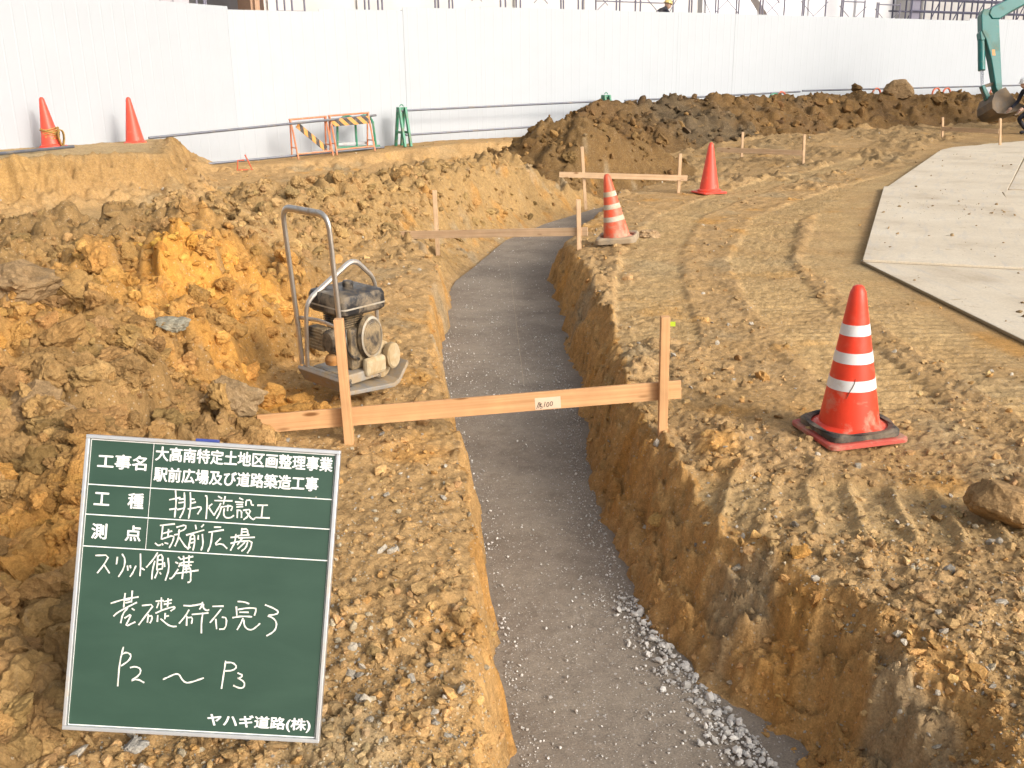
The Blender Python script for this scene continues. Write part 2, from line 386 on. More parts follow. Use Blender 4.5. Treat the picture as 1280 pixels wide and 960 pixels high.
def terrain(x, y, detail=True):
    x = np.asarray(x, np.float64); y = np.asarray(y, np.float64)
    xl = np.interp(y, TY, TXL); xr = np.interp(y, TY, TXR)
    n_a = fbm(x, y, .5, 3, 3); n_b = fbm(x, y, .16, 3, 9); n_c = fbm(x, y, 1.4, 3, 21)
    dl = xl - x; dr = x - xr; d = np.maximum(dl, dr); left = dl > dr
    lip = .055*n_a + .045*n_b + .02*fbm(x, y, .06, 2, 33)
    d_ = d + lip + np.where(left, .05*fbm(y, 0*y + 1.3, .45, 3, 37), .11*fbm(y, 0*y + 3.3, .9, 2, 35))
    wall = np.where(left, .09 + .07*sm(3.4, 2, y) + .80*sm(8.6, 11.5, y), .24 + .24*sm(4.4, 2.2, y) + .08*n_c)
    tfade = 1 - sm(17.2, 18.8, y)
    t = np.clip(d_/wall, 0, 1)
    prof = np.where(left, sm(0, 1, t)*.6+t*.4, .62*t**.75 + .38*sm(.1, 1, t))
    prof = prof + np.sin(t*math.pi)*(.14*fbm(x, y, .30, 4, 31) + np.where(left, .10, .34)*fbm(t*1.5, y, .55, 4, 34) + np.where(left, .05, .22)*fbm(t*1.1+5, y*2, .16, 3, 36))
    z0 = .3*sm(17, 26, y)*sm(2, 6, x)
    z0 = z0 - .05*np.exp(-np.clip(d_-wall, 0, 9)/.22)*tfade                      # worn shoulder
    z0 = z0 + .018*n_c
    # rise to the strip along the fence, with a small scarp
    s = (x-FC[0])*FN[0] + (y-FC[1])*FN[1]
    along = (x-FC[0])*FD[0] + (y-FC[1])*FD[1]
    zb = np.interp(along, [-2, 0, 4.5, 26], [.10, .12, .36, .36])
    strip = sm(1.75, 1.35, s + .2*n_a)
    z0 = z0*(1-strip) + np.maximum(zb, z0)*strip
    # bank at the left
    bd = bank_sd(x, y); bdn = bd + .10*n_a + .06*n_b + .10*fbm((x+y)*1.0, 0*y, .35, 3, 63)
    bank = sm(-.24, .10, bdn); z0 = z0*(1-bank) + (.68 + .02*n_a)*bank
    foot = .13*np.exp(-np.clip(-bdn-.22, 0, 9)/.4)*(bdn < -.05)*(1-bank)
    z0 = z0 + foot*sm(-3.5, -5, x)
    # heaps
    td = sm(.05, .75, d_)*tfade + (1-tfade)
    ns = .25*n_c + .10*n_a
    xe = np.interp(y, [1.5, 2.2, 3, 4, 5, 6.2, 7.5, 9.3], [-1.25, -1.05, -.95, -.86, -1.0, -.95, -1.35, -2.6])
    hA = .47*sm(-.05, 1.25, xe - x + ns)*sm(9.6, 7.4, y + ns)*sm(2.2, 4.2, y + .4*ns)*(.8+.45*n_c)
    hA = hA + .15*sm(-.1, .8, xe + .1 - x)*sm(3.5, 2.2, y) + .12*sm(-1.4, -2.6, x)*sm(1.5, 4, y)*sm(10, 8, y)
    hA = hA + .13*np.exp(-(((x+1.95)/.5)**2 + ((y-6.0)/.9)**2)) + .16*np.exp(-(((x+1.62)/.28)**2 + ((y-3.3)/.3)**2))
    hA = hA - .20*np.exp(-(((x+1.12)/.42)**2 + ((y-5.15)/.48)**2))             # hollow where the compactor stands
    hA = np.maximum(hA, 0)
    dB, _, _ = segdist(x, y, HB); hB = (.40+.1*n_c)*sm(1.35, .15, dB + ns)
    rC = np.sqrt(((x-1.35)/2.35)**2 + ((y-18.4)/1.75)**2) + .5*ns; hC = .74*sm(1.05, .05, rC)*(1-.12*n_a)
    rC2 = np.sqrt(((x-.75)/.8)**2 + ((y-18.3)/.8)**2); hC = hC + .16*sm(1, 0, rC2)
    dD, sD, aD = segdist(x, y, HD)
    cr = np.interp(aD, [0, .6, 3, 6.5, 10, 14, 22], [.60, .66, .68, .66, .70, .60, .5])
    hD = cr*sm(2.0, .1, dD + .8*ns)*(1+.22*n_a)
    hD = hD*np.where(aD < .01, sm(1.1, .35, dD), 1)
    hA, hB, hC = hA*td, hB*td, hC*td
    heaps = np.stack([hA, hB, hC, hD]); hmax = heaps.max(0); z0 = z0 + hmax + .25*(heaps.sum(0)-hmax)
    lab = np.where(hmax > .03, heaps.argmax(0) + 1, 0)
    # flat bearing under the steel plates
    dP, _, _ = segdist(x, y, [(3.95, 2.0), (3.95, 8.6), (6.3, 14.4), (9.8, 20.2), (13, 24)])
    plate = sm(1.35, .75, dP)
    # clod mask
    cm = .34*np.ones_like(z0)
    cm = np.where(left, .45, .30)
    cm = cm + .35*sm(1.0, .2, d_)*(~left)*tfade
    cm = cm*np.clip(.75 + 1.1*n_c + .6*n_a, .1, 1.4)
    cm = np.maximum(cm, 1.15*np.clip(hmax/.16, 0, 1))
    path = sm(.9, .3, segdist(x, y, [(-8, 10.2), (-4.6, 13.6), (-2.2, 16), (0, 17.6)])[0])*(hmax < .08)
    cm = np.maximum(cm, .95*np.exp(-((s-1.65)/.45)**2)*(x > -5.5)*(x < 3))
    cm = cm*(1-.85*path)*(1-plate)*(1-.6*strip*(hmax < .05))*np.where(bd > .3, .4, 1)
    trk = np.zeros_like(z0); tz = np.zeros_like(z0)
    for k, (P, w, pitch, amp) in enumerate(((TRACK1, .27, .105, .026), (TRACK2, .27, .105, .018), (TRACK3, .24, .165, .019), (TRACK4, .25, .105, .015))):
        dd, sg, al = segdist(x, y, P)
        mk = sm(w+.03, w-.03, dd)*(al > .001)*np.clip(.8+1.2*fbm(x, y, .6, 2, 50+k), 0, 1)
        ph = (al + .03*n_a)/pitch; ph = ph - np.floor(ph)
        ridge = np.clip(1-np.abs(ph-.5)/.24, 0, 1)
        tz = np.where(mk > .05, mk*amp*(ridge*1.5-.9), tz); trk = np.maximum(trk, mk)
        berm = np.exp(-((dd-w-.06)/.05)**2)*.013*np.clip(.6+1.5*fbm(x, y, .3, 2, 70+k), 0, 1); tz = tz + berm*(hmax < .02)
    cm = cm*(1-.85*trk)
    wl = (d_ > -.05) & (d_ < wall)
    cm = np.where(wl & (y < 18) & (wall < .5), .42*np.clip(.7+n_a, 0, 1), cm)
    bz_ = np.exp(-((bdn+.32)/.30)**2)*(x < -4.0)*(hmax < .1)*(bdn < -.03)
    cm = np.maximum(cm, bz_*1.0); cm = np.maximum(cm, sm(12.5, 16, y)*sm(1.5, 3, x)*(1-plate)*np.clip(.55+1.2*n_c, 0, 1)*(1-.6*trk))
    rl = left*sm(8.6, 10.5, y)*(y < 18)*sm(.05, .2, d_)*sm(2.2, 1.2, d_)*(1-bank)*(lab < 3)
    cm = np.maximum(cm, .95*rl)
    if detail:
        f1 = np.where(hmax > .02, np.where(lab == 1, 1.9, np.where(lab > 2, 1.7, 1.6)), .35 + 1.1*bz_ + 1.3*rl + .5*sm(13, 16, y))
        L1 = .36*lumps(x, y, .40, 100, .75)*f1*sm(.35, 1.0, cm) + (.20 + .22*np.clip(hmax/.1 + rl, 0, 1)*(lab < 3))*lumps(x, y, .19, 120, .8)*sm(.12, .8, cm)
        L1 = L1*np.where(np.hypot(x, y) > 0, 1, 1)
        crag = (.5 - np.abs(perlin(x/.33, y/.33, 301))) + .5*(.5-np.abs(perlin(x/.15, y/.15, 302))) + .3*(.5-np.abs(perlin(x/.07, y/.07, 303)))
        dz = L1*.34 + .06*crag*np.clip(cm-.3, 0, 1) + (lab >= 3)*.16*lumps(x, y, .8, 180, .8)*np.clip(hmax/.3, 0, 1) + (lab == 1)*.14*(lumps(x, y, .62, 190, .7)-.3)*np.clip(hmax/.2, 0, 1) + .055*lumps(x, y, .095, 140, .85)*np.clip(cm*1.3, .12, 1) + .024*lumps(x, y, .045, 160, .8)*np.clip(.3+cm, 0, 1)
        dz = dz + .012*fbm(x, y, .12, 4, 40) + .007*fbm(x, y, .03, 2, 44) + .02*n_a*np.clip(cm+.25, 0, 1)
        z0 = z0 + dz*(1-plate*.9) + tz
        # vertical runnels on the bank face
        face = np.exp(-((bdn+.08)/.16)**2)*sm(-5.25, -5.7, x)*(bdn < .12); z0 = z0 + face*(.13*fbm(x, y, .4, 4, 61) + .20*fbm((x+y)*1.0, 0*y, .30, 3, 62) + .16*crag)
    z0 = z0*(1-plate) + (z0*.15 + .3*sm(17, 26, y)*.85*sm(2, 6, x))*plate
    z = z0*1.0
    zt = (BED_Z-.06) + (z0-(BED_Z-.06))*np.clip(prof, 0, 1.05)
    z = np.where(d_ < wall, zt*tfade + z0*(1-tfade), z)
    # ---- soil colour (real colour of the material lying there)
    def C(*c): return np.array(c, np.float64)
    col = C(.405, .275, .150)[None, :]*np.ones(x.shape + (1,))
    def lay(col, w, c): w = np.clip(w, 0, 1)[..., None]; return col*(1-w) + C(*c)*w
    col = lay(col, .8*sm(-.1, .5, n_c), (.37, .25, .14)); col = lay(col, path*.9, (.41, .29, .165))
    col = lay(col, (~left)*.6*sm(-.3, .4, n_a)*(hmax < .05), (.40, .285, .175))
    col = lay(col, .8*sm(.15, .5, fbm(x, y, .9, 3, 81)), (.34, .27, .185))
    col = lay(col, .75*sm(.25, .5, fbm(x, y, .7, 3, 83)), (.48, .275, .10))
    col = lay(col, (lab == 1)*.85, (.245, .163, .082)); col = lay(col, (lab == 2)*.75, (.30, .205, .108))
    orA = np.exp(-(((x+1.95)/.55)**2 + ((y-6.0)/1.15)**2))*1.4 + 1.1*np.exp(-(((x+1.25)/.35)**2+((y-4.75)/.35)**2)) + np.exp(-(((x+2.35)/.25)**2+((y-4.1)/.5)**2)) + .9*np.exp(-(((x+1.55)/.2)**2+((y-2.9)/.35)**2))
    col = lay(col, orA*np.clip(.75+1.3*fbm(x, y, .3, 3, 85), 0, 1), (.52, .275, .075))
    col = lay(col, (lab == 3)*.95, (.140, .090, .045)); col = lay(col, (lab == 3)*.5*sm(0, .3, fbm(x, y, .8, 3, 86)), (.18, .098, .040))
    col = lay(col, (lab == 4)*.97, (.130, .080, .038)); col = lay(col, (lab == 4)*.6*sm(.05, .3, fbm(x, y, .9, 3, 87)), (.115, .073, .042))
    gr = np.exp(-(((aD-2.4)/1.05)**2))*(lab == 4) + .8*sm(.2, .4, fbm(x, y, 1.0, 3, 88))*(lab == 4)*np.exp(-((aD-5)/2)**2)
    col = lay(col, gr*1.3*np.clip(.9+fbm(x, y, .5, 3, 92), 0, 1), (.105, .080, .056))
    far = sm(13.5, 18, y)*np.clip(.75+.9*n_c, 0, 1)*(lab == 0)*(strip < .5)*sm(2, 3, x); col = lay(col, far*.75, (.24, .175, .105))
    col = lay(col, bank*.75*(bdn > .02), (.40, .325, .225))
    fc = np.exp(-(bdn/.35)**2)*(x < -4.6); col = lay(col, fc*.8, (.30, .195, .095)); col = lay(col, fc*sm(-5.6, -7.5, x)*.6, (.37, .24, .10))
    col = lay(col, rl*.8, (.32, .22, .115))
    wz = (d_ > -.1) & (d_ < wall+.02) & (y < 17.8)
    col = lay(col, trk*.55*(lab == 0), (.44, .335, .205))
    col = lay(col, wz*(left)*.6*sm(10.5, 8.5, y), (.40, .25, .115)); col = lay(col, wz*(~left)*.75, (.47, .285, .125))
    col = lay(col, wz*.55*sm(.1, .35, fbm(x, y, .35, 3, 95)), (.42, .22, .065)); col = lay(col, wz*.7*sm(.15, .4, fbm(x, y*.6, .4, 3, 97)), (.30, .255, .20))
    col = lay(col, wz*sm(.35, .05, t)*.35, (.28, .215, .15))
    col = col*np.array([1.10, 1.02, .82])
    return z, lab, cm, col, d_, wall, left, trk

# ------------------------------------------------------------------ the ground sheet and the heaps
def rows_y():
    ys = [-60, -30, -15, -8, -4, -2, -1, -.4, 0, .4, .7, .95]
    y = 1.15
    while y < 34: ys.append(y); y += min(.0012*y*y + .0012, (.0034 if y < 10.5 else .0019 if y < 15.5 else .0026)*y)
    while y < 700: ys.append(y); y *= 1.14
    return np.array(ys)
def cols_t():
    a = list(np.arange(0, .70, .0021)); t = .70; dt = .004
    while t < 9: a.append(t); t += dt; dt *= 1.12
    a = np.array(a); return np.concatenate([-a[:0:-1], a])
YS = rows_y(); TS = cols_t()
GX = TS[None, :]*np.maximum(YS, 1.15)[:, None]*np.ones((len(YS), 1)); GY = YS[:, None]*np.ones((1, len(TS)))
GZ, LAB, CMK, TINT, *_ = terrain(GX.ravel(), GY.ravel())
VV = np.stack([GX.ravel(), GY.ravel(), GZ], 1)
ny, nx = GX.shape
i0 = (np.arange(ny-1)[:, None]*nx + np.arange(nx-1)[None, :]).ravel()
Q = np.stack([i0, i0+1, i0+1+nx, i0+nx], 1)
ql = LAB[Q[:, 0]]
def part_of(name, sel, mat):
    q = Q[sel]; ids, inv = np.unique(q, return_inverse=True)
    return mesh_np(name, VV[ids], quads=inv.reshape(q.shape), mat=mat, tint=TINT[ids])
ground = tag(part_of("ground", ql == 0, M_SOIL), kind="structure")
HEAPS = {}
for k, lb in ((1, "heap of lumpy brown and orange soil left of the trench behind the blackboard"),
              (2, "long low ridge of tan clods running from beside the compactor up to the dark heaps"),
              (3, "rounded brown soil heap at the bend of the trench, in front of the white fence"),
              (4, "long dark brown and grey soil heap along the foot of the white fence at right")):
    HEAPS[k] = tag(part_of("soil_heap", ql == k, M_SOIL), lb, "soil heap", "heaps of dug soil")

# compacted gravel on the trench floor
by = YS[(YS > .3) & (YS < 18.9)]; ss = np.linspace(0, 1, 130)
bxl = np.interp(by, TY, TXL)-.14+.11*sm(8.5, 11, by); bxr = np.interp(by, TY, TXR)+.14
BX = bxl[:, None]*(1-ss)+bxr[:, None]*ss; BY = by[:, None]*np.ones_like(ss)[None, :]
bx, byy = BX.ravel(), BY.ravel()
bz = BED_Z + .012*fbm(bx, byy, .5, 4, 200) + .003*fbm(bx, byy, .06, 3, 210) + .005*lumps(bx, byy, .03, 220, .25)*sm(-.1, .4, fbm(bx, byy, .7, 2, 230)) + np.clip(by-17.6, 0, 9).repeat(len(ss))*-.1
nb = len(ss); i1 = (np.arange(len(by)-1)[:, None]*nb + np.arange(nb-1)[None, :]).ravel()
tag(mesh_np("trench_bed", np.stack([bx, byy, bz], 1), quads=np.stack([i1, i1+1, i1+1+nb, i1+nb], 1), mat=M_BED), kind="structure")

# ------------------------------------------------------------------ loose lumps and stones
def ico(sub):
    bm = bmesh.new(); bmesh.ops.create_icosphere(bm, subdivisions=sub, radius=1)
    v = np.array([q.co[:] for q in bm.verts]); f = np.array([[q.index for q in t.verts] for t in bm.faces]); bm.free(); return v, f
def n3(p, f, s):
    return (perlin(p[:, 0]*f+s*1.37, p[:, 1]*f+.7, s) + perlin(p[:, 1]*f-s*.71, p[:, 2]*f+3.1, s+1) + perlin(p[:, 2]*f+s*.29, p[:, 0]*f-1.3, s+2))*.8
def rock(v, seed, cuts=7, rough=.16, squash=.75):
    r = np.random.default_rng(seed); p = v*np.array([1, r.uniform(.6, .95), squash*r.uniform(.6, 1)])
    nn = n3(p, 1.1, seed) + .55*n3(p, 2.3, seed+5) + .35*(np.abs(n3(p, 3.9, seed+9))-.4)
    p = p*(1+rough*1.5*nn)[:, None]
    for _ in range(cuts):
        n = r.normal(size=3); n /= np.linalg.norm(n); s = p@n; d = s.max()*r.uniform(.5, .85)
        p = p - np.clip(s-d, 0, 9)[:, None]*n[None, :]*r.uniform(.8, .98)
    if len(v) > 200: p = p*(1+rough*(.30*n3(p, 6.5, seed+13) + .22*n3(p, 13, seed+17)))[:, None]
    return p
def rotmats(n, tilt=.5):
    a = RNG.uniform(0, 6.283, n); b = RNG.normal(0, tilt, n); c = RNG.normal(0, tilt, n)
    ca, sa, cb, sb, cc, sc = np.cos(a), np.sin(a), np.cos(b), np.sin(b), np.cos(c), np.sin(c)
    z = np.zeros(n); o = np.ones(n)
    Rz = np.stack([ca,-sa,z, sa,ca,z, z,z,o], 1).reshape(n,3,3); Rx = np.stack([o,z,z, z,cb,-sb, z,sb,cb], 1).reshape(n,3,3)
    Ry = np.stack([cc,z,sc, z,o,z, -sc,z,cc], 1).reshape(n,3,3); return Rz@Rx@Ry
def scatter(name, P, size, tint, sub, mat, parent=None, smooth=True, cuts=7, rough=.16, sink=.25, nproto=14, seed=300, squash=.75):
    v, f = ico(sub); protos = [rock(v, seed+i, cuts, rough, squash) for i in range(nproto)]
    n = len(P); R = rotmats(n); pid = RNG.integers(0, nproto, n); out = np.empty((n, len(v), 3), np.float32)
    for k in range(nproto):
        s = np.where(pid == k)[0]
        if len(s): out[s] = np.einsum('nij,vj->nvi', R[s], protos[k])*size[s][:, None, None]
    P = P.copy(); P[:, 2] += size*sink; out += P[:, None, :].astype(np.float32)
    F = (f[None] + (np.arange(n)*len(v))[:, None, None]).reshape(-1, 3)
    o = mesh_np(name, out.reshape(-1, 3), tris=F, mat=mat, parent=parent, smooth=smooth, tint=np.repeat(tint, len(v), 0))
    return tag(o, kind="stuff")
def sample(n, ymin, ymax, tmax=.72, near=1.2):
    """candidate points, about evenly spread over the view"""
    y = 1/(RNG.uniform(1/ymax**near, 1/ymin**near, n))**(1/near); x = RNG.uniform(-tmax, tmax, n)*y; return x, y
def vary(c, a=.14):
    k = 1+RNG.normal(0, a, (len(c), 1)); h = RNG.normal(0, .018, (len(c), 3)); return np.clip(c*k*(1+h), .03, .62)

# clods lying on each heap
x, y = sample(150000, 2.0, 31)
z, lab, cm, col, d_, wall, left, trk = terrain(x, y)
for k, cnt, smin, smax in ((1, 7500, .016, .12), (2, 4200, .022, .12), (3, 2200, .032, .16), (4, 3600, .045, .22)):
    s = np.where(lab == k)[0][:cnt]; u = RNG.uniform(0, 1, len(s))
    pw_ = 1.75 if k < 3 else 1.9; size = smin*(1-u*(1-(smin/smax)**pw_))**(-1/pw_)
    c = vary(col[s]*1.06, .17); kk = RNG.uniform(0, 1, len(s))[:, None]
    c = np.where(kk < .05, c*.6+np.array([.48, .27, .09])*.4, c)
    big = size/y[s] > .0085
    P_ = np.stack([x[s], y[s], z[s]], 1)
    if big.any(): scatter("large_clods", P_[big], size[big]*.92, c[big], 4, M_CLOD, parent=HEAPS[k], smooth=False, rough=.34, cuts=7, sink=.05, seed=1300+20*k)
    scatter("clods", P_[~big], size[~big], c[~big], 2, M_CLOD, parent=HEAPS[k], smooth=False, rough=.34, cuts=5, sink=.12, seed=300+20*k)
# crumbs over the rest of the ground
x, y = sample(140000, 1.6, 24, near=1.3)
z, lab, cm, col, d_, wall, left, trk = terrain(x, y)
pr = np.clip(.12 + cm*.75 + .4*fbm(x, y, .7, 3, 400), .03, 1)*(1-.9*trk)
pr = np.where(d_ < wall*.85, np.where(left, np.where(y > 9, .8, .6), .55)*(d_ > wall*.12)*((y < 9) | left), pr); pr = np.where((x > -1.0) & (y < 4), np.maximum(pr, .45), pr); pr = np.where((x > .8) & (y < 3.4), np.maximum(pr, .75), pr)
dP, _, _ = segdist(x, y, [(3.95, 2.0), (3.95, 8.6), (6.3, 14.4), (9.8, 20.2), (13, 24)]); pr = np.where(dP < .8, 0, pr)
s = np.where((RNG.uniform(0, 1, len(x)) < pr) & (lab == 0))[0]
def crumbs(s, sub, smin, smax, pw, nm):
    u = RNG.uniform(0, 1, len(s)); lo = np.maximum(smin, .0011*y[s]); smx = np.minimum(smax, .011*y[s]+.004)
    size = lo*(1-u*(1-(lo/np.maximum(smx, lo*1.5))**pw))**(-1/pw)
    c = vary(col[s]*1.04, .16); kk = RNG.uniform(0, 1, len(s))[:, None]
    c = np.where(kk < (.09 if sub == 1 else .02), np.array([.52, .46, .37])*RNG.uniform(.7, 1.1, (len(s), 1)), c)
    c = np.where(kk > .94, c*.4+np.array([.54, .29, .09])*.6, c)
    scatter(nm, np.stack([x[s], y[s], z[s]], 1), size, c, sub, M_CLOD, smooth=False, rough=.3, cuts=5, sink=.2, seed=500+sub*30)
crumbs(s[:20000], 1, .0028, .030, 1.7, "soil_crumbs")
x, y = sample(22000, 1.7, 19, near=.9)
z, lab, cm, col, d_, wall, left, trk = terrain(x, y)
pr = np.clip(cm*.5 - .05, 0, .6)*(1-trk); pr = np.where(((d_ < wall*.8) & (wall < .5)) | (lab != 0) | (d_ < .1), 0, np.where(left & (y > 9) & (d_ < 1.6), .8, pr))
dP, _, _ = segdist(x, y, [(3.95, 2.0), (3.95, 8.6), (6.3, 14.4), (9.8, 20.2), (13, 24)]); pr = np.where(dP < .8, 0, pr)
s = np.where(RNG.uniform(0, 1, len(x)) < pr)[0]
crumbs(s[:4200], 2, .014, .07, 2.1, "small_clods")

# pale pebbles strewn near the viewer on both sides
x, y = sample(40000, 1.6, 7, near=1.3)
z, lab, cm, col, d_, wall, left, trk = terrain(x, y)
pr = np.where(x > .4, sm(4.6, 2.6, y)*(.45+1.2*fbm(x, y, .5, 2, 410)), (x > -1.1)*sm(5.2, 2.6, y)*(.40+1.2*fbm(x, y, .45, 2, 411))) + .02
pr = np.where(d_ < wall*.75, 0, pr)*(1-.7*trk)
s = np.where((RNG.uniform(0, 1, len(x)) < pr) & (x < 3.1))[0][:7500]
u = RNG.uniform(0, 1, len(s)); size = .0026*(1-u*(1-(.0026/.022)**1.9))**(-1/1.9)
kk = RNG.uniform(0, 1, (len(s), 1)); c = np.where(kk < .45, np.array([.50, .42, .29]), np.where(kk < .8, np.array([.44, .30, .15]), np.array([.38, .34, .28])))*RNG.uniform(.75, 1.12, (len(s), 1))
scatter("pebbles", np.stack([x[s], y[s], z[s]], 1), size, c, 1, M_CLOD, smooth=False, rough=.2, cuts=6, sink=.35, seed=640)

# white crushed stone in the trench
P = []; S = []
def stones(n, fx, smin, smax, pw=1.8):
    for _ in range(n):
        a, b = fx(); u = random.random(); S.append(smin*(1-u*(1-(smin/smax)**pw))**(-1/pw)); P.append((a, b, BED_Z+.004))
def edge_r(y0, y1, w):
    def fn():
        b = random.uniform(y0, y1); return float(np.interp(b, TY, TXR)) + .0 - abs(random.gauss(0, w)), b
    return fn
def edge_l(y0, y1, w):
    def fn():
        b = random.uniform(y0, y1); return float(np.interp(b, TY, TXL)) + abs(random.gauss(0, w)), b
    return fn
def allover(y0, y1):
    def fn():
        b = 1/random.uniform(1/y1, 1/y0); t = random.random(); return float(np.interp(b, TY, TXL))*(1-t)+float(np.interp(b, TY, TXR))*t, b
    return fn
stones(560, edge_r(2.5, 3.55, .075), .005, .029, 1.5); stones(160, edge_r(2.1, 2.8, .09), .004, .022); stones(260, edge_r(2.5, 3.6, .12), .003, .012)
stones(420, edge_r(3.5, 6.5, .09), .003, .012); stones(110, edge_l(2.2, 3.4, .035), .003, .012); stones(150, edge_l(3.4, 7.5, .05), .003, .011)
stones(2600, allover(2, 9), .0016, .0125, 2.3); stones(800, allover(6, 15), .004, .013, 2.2); stones(900, edge_r(3.4, 8, .12), .002, .011, 2); stones(500, edge_l(2, 8, .07), .002, .011, 2)
P = np.array(P); S = np.array(S)
tn = np.array([.66, .63, .585])*RNG.uniform(.62, 1.06, (len(P), 1))
scatter("crushed_stone", P, S, tn, 1, M_STONE, smooth=False, cuts=8, rough=.12, sink=.35, seed=700)
def ground_z(px, py):
    return float(terrain(np.array([px]), np.array([py]))[0][0])

# ------------------------------------------------------------------ white steel hoarding (3 m sheets)
M_FENCE = paint("white_sheet_steel", (.405, .432, .465), .6, 0, None, 0, 1.5, var=.95)
M_GALV = paint("galvanised_steel", (.40, .42, .44), .4, .7, (.35, .31, .26), .3, 10)
M_RAIL = paint("dull_pipe", (.16, .17, .20), .45, .5, (.32, .27, .2), .25, 10)
def hoarding(name, label, A, B, zb, npan, ztop_rel=2.9, first=0):
    A = Vector(A); B = Vector(B); d = (B-A); L = d.length; d.normalize(); nrm = Vector((d.y, -d.x, 0))
    if nrm.dot(EYE - A) < 0: nrm = -nrm
    root = empty(name, (A.x, A.y, 0), label, "fence")
    w = L/npan; Mb = Matrix.Translation(-Vector((A.x, A.y, 0)))
    for i in range(npan):
        t0 = i*w; z0 = float(np.interp(t0+w/2, *zb)); z0 = round(z0/.06)*.06 + random.uniform(-.006, .006)
        k = max(2, int(round(w/.25))); rw = w/k; out = []
        for j in range(k):       # folded trapezoid ribs
            s0 = t0 + j*rw
            out += [(s0+.001, 0), (s0+rw*.40, 0), (s0+rw*.44, .0022), (s0+rw*.52, .0022), (s0+rw*.56, 0)]
        out.append((t0+w-.001, 0)); off = random.uniform(-.004, .004)
        vs = []; m = MB()
        for s_, o_ in out:
            q = Vector((A.x, A.y, 0)) + d*s_ + nrm*(o_+off)
            vs += [q + Vector((0, 0, z0-(.12 if t0 < 5 or t0 > 9 else .0))), q + Vector((0, 0, z0+ztop_rel))]
        n = len(out); fs = [(2*j, 2*j+2, 2*j+3, 2*j+1) for j in range(n-1)]
        m.add(vs, fs, Mb); o = m.build("panel", M_FENCE, root, fix=False)
        s_ = o.modifiers.new("thick", 'SOLIDIFY'); s_.thickness = .012; s_.offset = 0
        if i % 2 == 0:
            p = Vector((A.x, A.y, 0)) + d*t0 - nrm*.07
            MB().bar(p + Vector((0,0,z0-.3)), p + Vector((0,0,z0+ztop_rel-.05)), .05, .05).add([], []).build("post", M_GALV, root).matrix_basis = Mb
    m = MB()
    for zz in (.5, 1.5, 2.5):
        pts = []
        for i in range(npan+1):
            t0 = i*w; p = Vector((A.x, A.y, 0)) + d*t0 - nrm*.035; p.z = float(np.interp(t0, *zb)) + zz; pts.append(p)
        m.tube(pts, .022, 6)
    m.build("rail", M_GALV, root).matrix_basis = Mb
    return root
FD3 = Vector((FD[0], FD[1], 0)); FN3 = Vector((FN[0], FN[1], 0)); FC3 = Vector((FC[0], FC[1], 0))
LEN_M = 38.0
hoarding("hoarding", "long white sheet steel hoarding running across the back of the site to the right", FC3, FC3+FD3*LEN_M, ([0, 5.5, 26, 40], [.13, .33, .40, .40]), 20)
hoarding("hoarding", "shorter white hoarding run at far left behind the earth bank and two cones", FC3+Vector((.012, .022, 0)), Vector((FLW[0], FLW[1], 0)), ([0, 2.5, 5, 14], [.14, .38, .62, .68]), 7)

def on_fence(u, v, off):
    """point seen at a pixel, on the vertical plane standing `off` metres in front of the main hoarding"""
    P0 = FC3 + FN3*off; d = ray(u, v); t = (P0-EYE).dot(FN3)/d.dot(FN3); return EYE + d*t
def to_ground(p): return Vector((p.x, p.y, ground_z(p.x, p.y)))

# ------------------------------------------------------------------ rails of steel pipe along the hoarding
def pipe(a, b, label, r=.0243, sag=0, mat=None):
    a = Vector(a); b = Vector(b)
    pts = [a.lerp(b, i/8) - a + Vector((0, 0, -sag*4*(i/8)*(1-i/8))) for i in range(9)]
    o = MB().tube(pts, r, 8).build("steel_pipe", mat or M_RAIL, None, True); o.location = a
    return tag(o, label, "pipe", "pipes fixed along the hoarding")
pipe(at_d(186, 172.5, 17.3), on_fence(470, 144, .55), "upper thin pipe left of the orange barricades, running behind the earth bank")
pipe(at_d(232, 207.5, 18.3), on_fence(480, 184, .55), "lower thin pipe left of the orange barricades, near the foot of the hoarding")
pipe(on_fence(497, 138.5, .55), on_fence(762, 126, .55), "upper pipe spanning between the two green stands")
pipe(on_fence(503, 169, .55), on_fence(752, 153, .55), "lower pipe spanning between the two green stands")
pipe(on_fence(781, 126, .5), on_fence(1000, 114.5, .5), "pipe showing above the grey part of the long soil heap")
pipe(on_fence(1003, 113.5, .5), on_fence(1300, 106, .5), "pipe behind the square clod and the excavator arm at right")
a = at_z(-30, 195, .72); b = at_z(92, 182.5, .74); a.z = ground_z(a.x, a.y)+.03; b.z = ground_z(b.x, b.y)+.05
pipe(a, b, "dark pipe lying on top of the earth bank beside the roped cone")

# ------------------------------------------------------------------ green stands and hoop stands
M_GREEN = paint("green_paint", (.035, .23, .13), .45, 0, (.25, .22, .15), .3, 9)
M_REDP = paint("red_orange_paint", (.55, .10, .04), .45, 0, (.35, .25, .16), .3, 9)
def pipe_stand(p, label, h=.82):
    root = empty("pipe_stand", p, label, "stand", "green stands carrying pipes", (0, 0, math.atan2(FD[1], FD[0])))
    for sx in (-.07, .07):
        m = MB()
        for sy in (-1, 1):
            m.bar((sx, sy*.26, 0), (sx, sy*.035, h), .05, .075)
        m.bar((sx, -.17, .3), (sx, .17, .3), .04, .05); m.build("side_frame", M_GREEN, root, bevel=.004)
    MB().bar((-.09, 0, h-.02), (.09, 0, h-.02), .07, .05).tube(arc((0, 0, h+.02), .04, 0, math.pi, 8, Vector((1,0,0))), .012, 6).build("pipe_holder", M_GREEN, root)
    return root
p = to_ground(on_fence(504, 178, .55)); pipe_stand(p, "green steel stand right of the orange barricades, fully in view")
